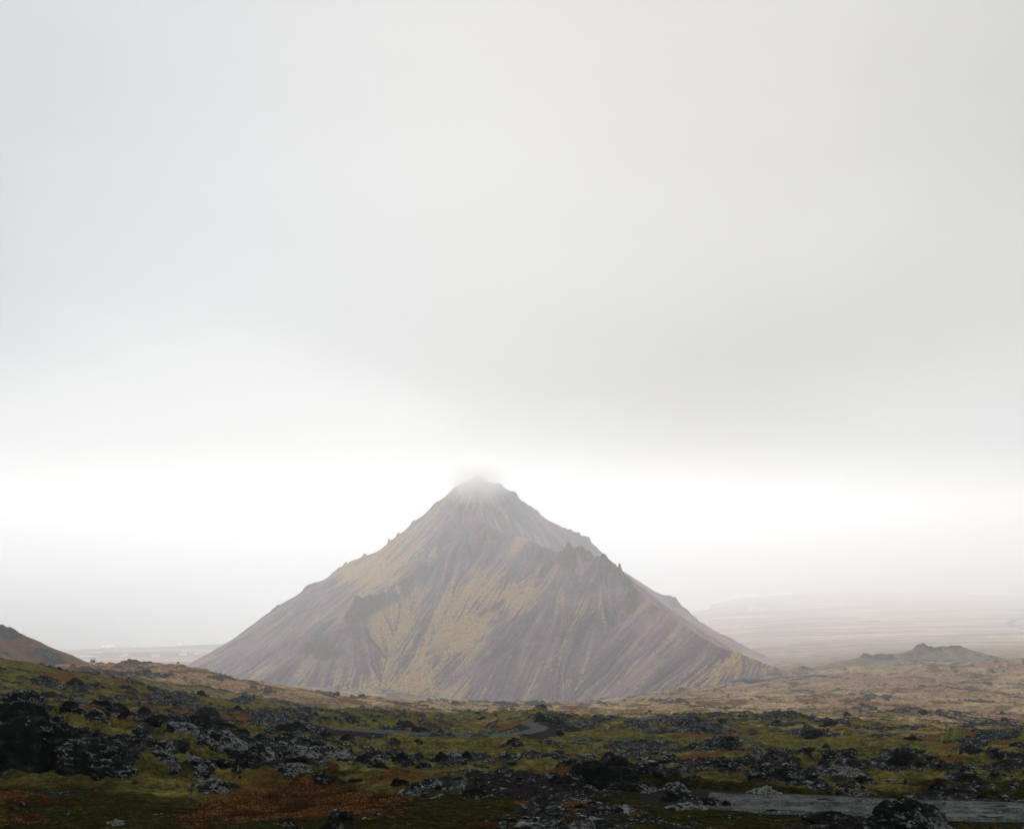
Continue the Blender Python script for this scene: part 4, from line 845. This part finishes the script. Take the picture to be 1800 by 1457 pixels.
def rubble(name, n, y0, y1, s0, s1, want, mat, seed):
    r_ = np.random.default_rng(seed); yy = np.exp(r_.uniform(math.log(y0), math.log(y1), n)); xx = r_.uniform(-.46, .46, n) * yy
    k = want(xx, yy) > r_.uniform(0, 1, n); xx, yy = xx[k], yy[k]; n = len(xx); zz = gz(xx, yy)
    bm = bmesh.new(); bmesh.ops.create_icosphere(bm, subdivisions=1, radius=1); B = np.array([v.co[:] for v in bm.verts]); Fb = np.array([[v.index for v in f.verts] for f in bm.faces]); bm.free()
    sz = s0 + (s1 - s0) * r_.uniform(0, 1, n) ** 3
    V = B[None] * (1 + r_.uniform(-.38, .38, (n, len(B), 1))) * sz[:, None, None] * np.stack([r_.uniform(.7, 1.3, n), r_.uniform(.7, 1.3, n), r_.uniform(.4, .8, n)], 1)[:, None, :]
    V = V + np.stack([xx, yy, zz + sz * .1], 1)[:, None, :]
    tag(link(name, np_mesh(name, V.reshape(-1, 3), (Fb[None] + np.arange(n)[:, None, None] * len(B)).reshape(-1, 3), False), mat), kind='stuff')
rubble('gravel', 60000, 39, 85, .02, .13, lambda x, y: np.clip(gmask(gr_all, x, y) * .9 * (gmask(flat_w, x, y) < .5) + .35 * gmask(rock, x, y) + .02, 0, 1), mat_rock['mid'], 31)
rubble('rubble', 15000, 60, 330, .08, .55, lambda x, y: np.clip(gmask(rock, x, y) * .75 * (gmask(flat_w, x, y) < .1) + .01, 0, 1), mat_rock['mid'], 32)
TUFTS = [(585, 1357, 22, 15, (.19, .065, .03), 'round orange grass tuft in the moss below the slanting slabs'),
 (432, 1432, 54, 13, (.17, .055, .025), 'wide orange red grass tuft at the bottom left of the middle'),
 (545, 1438, 30, 9, (.15, .045, .025), 'red grass tuft between the wide orange tuft and the low black stones'),
 (612, 1388, 24, 10, (.15, .075, .03), 'small orange tuft in the moss below the dark upright rock'),
 (668, 1402, 36, 15, (.11, .05, .025), 'brown orange tuft standing alone right of the small orange tuft'),
 (522, 1420, 56, 20, (.10, .055, .025), 'large olive brown grass clump left of the wide orange tuft'),
 (235, 1378, 14, 10, (.13, .07, .035), 'small straw orange tuft below the lower lichen ridge'),
 (180, 1362, 44, 9, (.14, .07, .035), 'pale orange grass fringe at the foot of the left rock pile'),
 (82, 1411, 40, 8, (.14, .045, .03), 'long red grass tuft in the dark green grass at bottom left'),
 (128, 1416, 14, 7, (.13, .045, .03), 'small red tuft right of the long red tuft'),
 (166, 1396, 18, 8, (.13, .065, .04), 'small brown tuft below the pale orange fringe'),
 (262, 1400, 22, 9, (.13, .065, .03), 'orange tuft in dark grass left of the grey rock nose'),
 (12, 1388, 22, 7, (.13, .05, .03), 'low red tuft at the left edge below the big black boulder'),
 (190, 1398, 24, 8, (.14, .075, .03), 'straw coloured tuft between the brown tuft and the orange tuft'),
 (1010, 1440, 50, 8, (.12, .05, .02), 'orange grass patch on the dark soil at the bottom centre'),
 (480, 1404, 34, 12, (.10, .05, .02), 'rust brown tuft right of the grey rock nose'),
 (50, 1440, 34, 9, (.12, .04, .03), 'dark red tuft near the bottom left corner'),
 (858, 1452, 90, 8, (.14, .065, .03), 'long orange grass patch at the bottom edge left of the dark soil')]
for k, (px, py, wp, hp, c, lb) in enumerate(TUFTS):
    x, y, z = hit(px, py); wm = wp * y / F; hm = hp * y / F; nb = int(260 + 12 * wp)
    r_ = np.random.default_rng(700 + k); a = r_.uniform(0, math.tau, nb); rr = np.sqrt(r_.uniform(0, 1, nb)) * (1 + .3 * vn2(np.cos(a) * 2 + k, np.sin(a) * 2, 8)); rx = rr * np.cos(a) * wm / 2; ry = rr * np.sin(a) * max(wm * .35, hm * .5)
    px_, py_ = x + rx, y + ry + wm * .2; pz = np.minimum(gz(px_, py_), z + .35)
    dome = np.sqrt(np.clip(1 - np.clip(rr, 0, 1) ** 2, .04, 1)); H = np.minimum(hm, .8) * dome * r_.uniform(.3, 1.15, nb); q = r_.uniform(.45, 1.25, (nb, 1))
    P = np.column_stack([rx, ry + wm * .2, pz - z - .02]); me = blades(P, H, .016, np.array(c)[None] * q, .6, 900 + k); me.name = 'grass_tuft'
    o = link('grass_tuft', me, mat_blade); o.location = (x, y, z); tag(o, lb, 'grass tuft')

# ------------------------------------------------------------------ farmhouses on the coast
def plain(name, c, rough=.7):
    m, t, b = material(name, rough, .3); v = t.obj(); t.put(b.inputs['Base Color'], t.mix(t.noise(v, .6, 4), c, tuple(q * .8 for q in c))); return m
mat_wall = plain('white_render', (.82, .82, .80)); mat_roof_w = plain('pale_metal_roof', (.78, .79, .80), .5); mat_roof_g = plain('grey_roof', (.30, .30, .31), .6); mat_win = plain('dark_glass', (.04, .05, .06), .2)
def house(px, py, wp, lb, roofm, rz=0, gp='white farm buildings on the coast'):
    x, y, z = hit(px, py); L = wp * y / F; D = min(L * .6, 10); Hh = max(3.2, L * .22); e = bpy.data.objects.new('farmhouse', None); scene.collection.objects.link(e)
    e.location = (x, y, float(gz(x, y)[0]) - .2); e.rotation_euler = (0, 0, rz); tag(e, lb, 'house', gp)
    def bx(bm, x0, x1, y0, y1, z0, z1):
        vs = [bm.verts.new((a, b, c)) for c in (z0, z1) for a, b in ((x0, y0), (x1, y0), (x1, y1), (x0, y1))]
        for f in ((0, 1, 2, 3), (4, 5, 6, 7), (0, 1, 5, 4), (1, 2, 6, 5), (2, 3, 7, 6), (3, 0, 4, 7)): bm.faces.new([vs[i] for i in f])
    def fin(nm, bm, mt):
        bmesh.ops.recalc_face_normals(bm, faces=bm.faces); me = bpy.data.meshes.new(nm); bm.to_mesh(me); bm.free(); return link(nm, me, mt, e)
    bm = bmesh.new(); bx(bm, -L / 2, L / 2, -D / 2, D / 2, -1.5, Hh)
    for s in (-1, 1):
        q = [bm.verts.new((s * (L / 2 - .01), -D / 2, Hh)), bm.verts.new((s * (L / 2 - .01), D / 2, Hh)), bm.verts.new((s * (L / 2 - .01), 0, Hh + D * .32))]; bm.faces.new(q)
    fin('wall', bm, mat_wall)
    bm = bmesh.new(); o_ = .5
    for s in (-1, 1):
        a = [(-L / 2 - o_, s * (D / 2 + o_), Hh - o_ * .64), (L / 2 + o_, s * (D / 2 + o_), Hh - o_ * .64), (L / 2 + o_, 0, Hh + D * .32), (-L / 2 - o_, 0, Hh + D * .32)]
        v = [bm.verts.new(q) for q in a] + [bm.verts.new((q[0], q[1], q[2] + .25)) for q in a]
        for f in ((0, 1, 2, 3), (4, 5, 6, 7), (0, 1, 5, 4), (1, 2, 6, 5), (2, 3, 7, 6), (3, 0, 4, 7)): bm.faces.new([v[i] for i in f])
    fin('roof', bm, roofm)
    for k in (-.28, .05, .3):
        bm = bmesh.new(); bx(bm, L * k - .7, L * k + .7, -D / 2 - .06, -D / 2 + .1, 1.2, 2.5); fin('window', bm, mat_win)
    bm = bmesh.new(); bx(bm, -L * .12 - .5, -L * .12 + .5, -D / 2 - .07, -D / 2 + .1, 0, 2.2); fin('door', bm, mat_roof_g)
W, G_ = mat_roof_w, mat_roof_g
for a in [(216, 1156, 9, 'white farmhouse with a smaller annex at its right on the left coastal plain', W, .15), (222, 1153.5, 6, 'small white annex behind the farmhouse left of the long white barn', W, -.3),
          (273, 1155.5, 12, 'long white barn between the farmhouse with annex and the pair of sheds', W, .05), (323, 1147.5, 8, 'upper white shed of the pair left of the tall square house', W, 0),
          (322, 1153.5, 12, 'lower white shed of the pair left of the tall square house', W, 0), (346.5, 1152, 9.5, 'tall square white house right of the pair of sheds', W, .1),
          (416, 1149, 9, 'pale farm building nearest the left foot of the mountain', W, 0), (162, 1162, 8, 'left white house in the loose group just above the red slope', W, .3),
          (171, 1160.5, 8, 'right white house in the loose group just above the red slope', W, -.1), (133, 1161.5, 9, 'faint straw coloured barn left of the loose group of houses', G_, 0), (164, 1168, 6, 'lowest white shed almost hidden by the brown crest', W, 0)]:
    house(*a, gp='farm buildings on the left coastal plain')
for a in [(1321, 1069, 10, 'upper left white building of the hamlet by the right bay', W, 0), (1331, 1069, 6, 'upper right white building of the hamlet by the right bay', W, .2),
          (1320, 1075, 10, 'lower left white building of the hamlet by the right bay', W, 0), (1336, 1074, 14, 'long white building in the middle of the hamlet by the right bay', W, 0),
          (1350, 1073.5, 7, 'small white building right in the hamlet by the right bay', W, .1), (1475.5, 1063.5, 7, 'lone white house on the far right coastal plain', W, 0),
          (1442, 1068.5, 15, 'long grey building left of the lone white house', G_, 0), (1394, 1071, 7, 'faint small house between the hamlet and the long grey building', G_, 0)]:
    house(*a, gp='buildings on the right coastal plain')

# ------------------------------------------------------------------ haze and mist
def volume_mat(name, dens, aniso, col=(1, 1, 1)):
    m = bpy.data.materials.new(name); m.use_nodes = True; m.node_tree.nodes.clear(); t = NT(m.node_tree)
    out = t.n.new('ShaderNodeOutputMaterial'); pv = t.n.new('ShaderNodeVolumePrincipled'); t.put(pv.inputs['Color'], col); t.put(pv.inputs['Density'], dens); pv.inputs['Anisotropy'].default_value = aniso
    t.l.new(pv.outputs[0], out.inputs['Volume']); return m, t, pv
def box_obj(name, x0, x1, y0, y1, z0, z1, mat):
    bm = bmesh.new(); bmesh.ops.create_cube(bm, size=1)
    for v in bm.verts: v.co = Vector((x0 + (v.co.x + .5) * (x1 - x0), y0 + (v.co.y + .5) * (y1 - y0), z0 + (v.co.z + .5) * (z1 - z0)))
    me = bpy.data.meshes.new(name); bm.to_mesh(me); bm.free(); return tag(link(name, me, mat), kind='stuff')
mh, _, _ = volume_mat('haze', 6e-5, .45, (.95, .975, 1.0))
box_obj('haze', -12000, 12000, -600, 14000, -327, 110, mh)
# thick sea mist lying beyond the mountain
mm_, _, _ = volume_mat('thin_mist', 2.0e-4, .45, (.945, .97, 1.0))
box_obj('mist', -11800, 11800, 330, 13950, -326.8, 109, mm_)
mm_, _, _ = volume_mat('sea_mist', 3.1e-4, .45, (1, 1, 1))
box_obj('mist', -11900, 11900, 1440, 13900, -326.5, 108, mm_)
# cloud wisp round the summit
mc, tc, pv = volume_mat('summit_cloud', 0.0, .25)
ob = tc.obj(); sp = tc.n.new('ShaderNodeSeparateXYZ'); tc.put(sp.inputs[0], ob)
ln = tc.n.new('ShaderNodeVectorMath'); ln.operation = 'LENGTH'; tc.put(ln.inputs[0], ob)
fall = tc.mapr(ln.outputs['Value'], .0, 1.0, 1, 0)
tc.put(pv.inputs['Density'], tc.math('MULTIPLY', fall, tc.mapr(tc.noise(ob, 2.6, 5, .65), .35, .62, .010, .026)))
bm = bmesh.new(); bmesh.ops.create_icosphere(bm, subdivisions=4, radius=1.0)
me = bpy.data.meshes.new('cloud'); bm.to_mesh(me); bm.free(); o = link('cloud', me, mc)
a = pt(840, 838, 1800); o.location = (a[0], a[1] - 50, a[2] - 6); o.scale = (66, 130, 50); tag(o, kind='stuff')
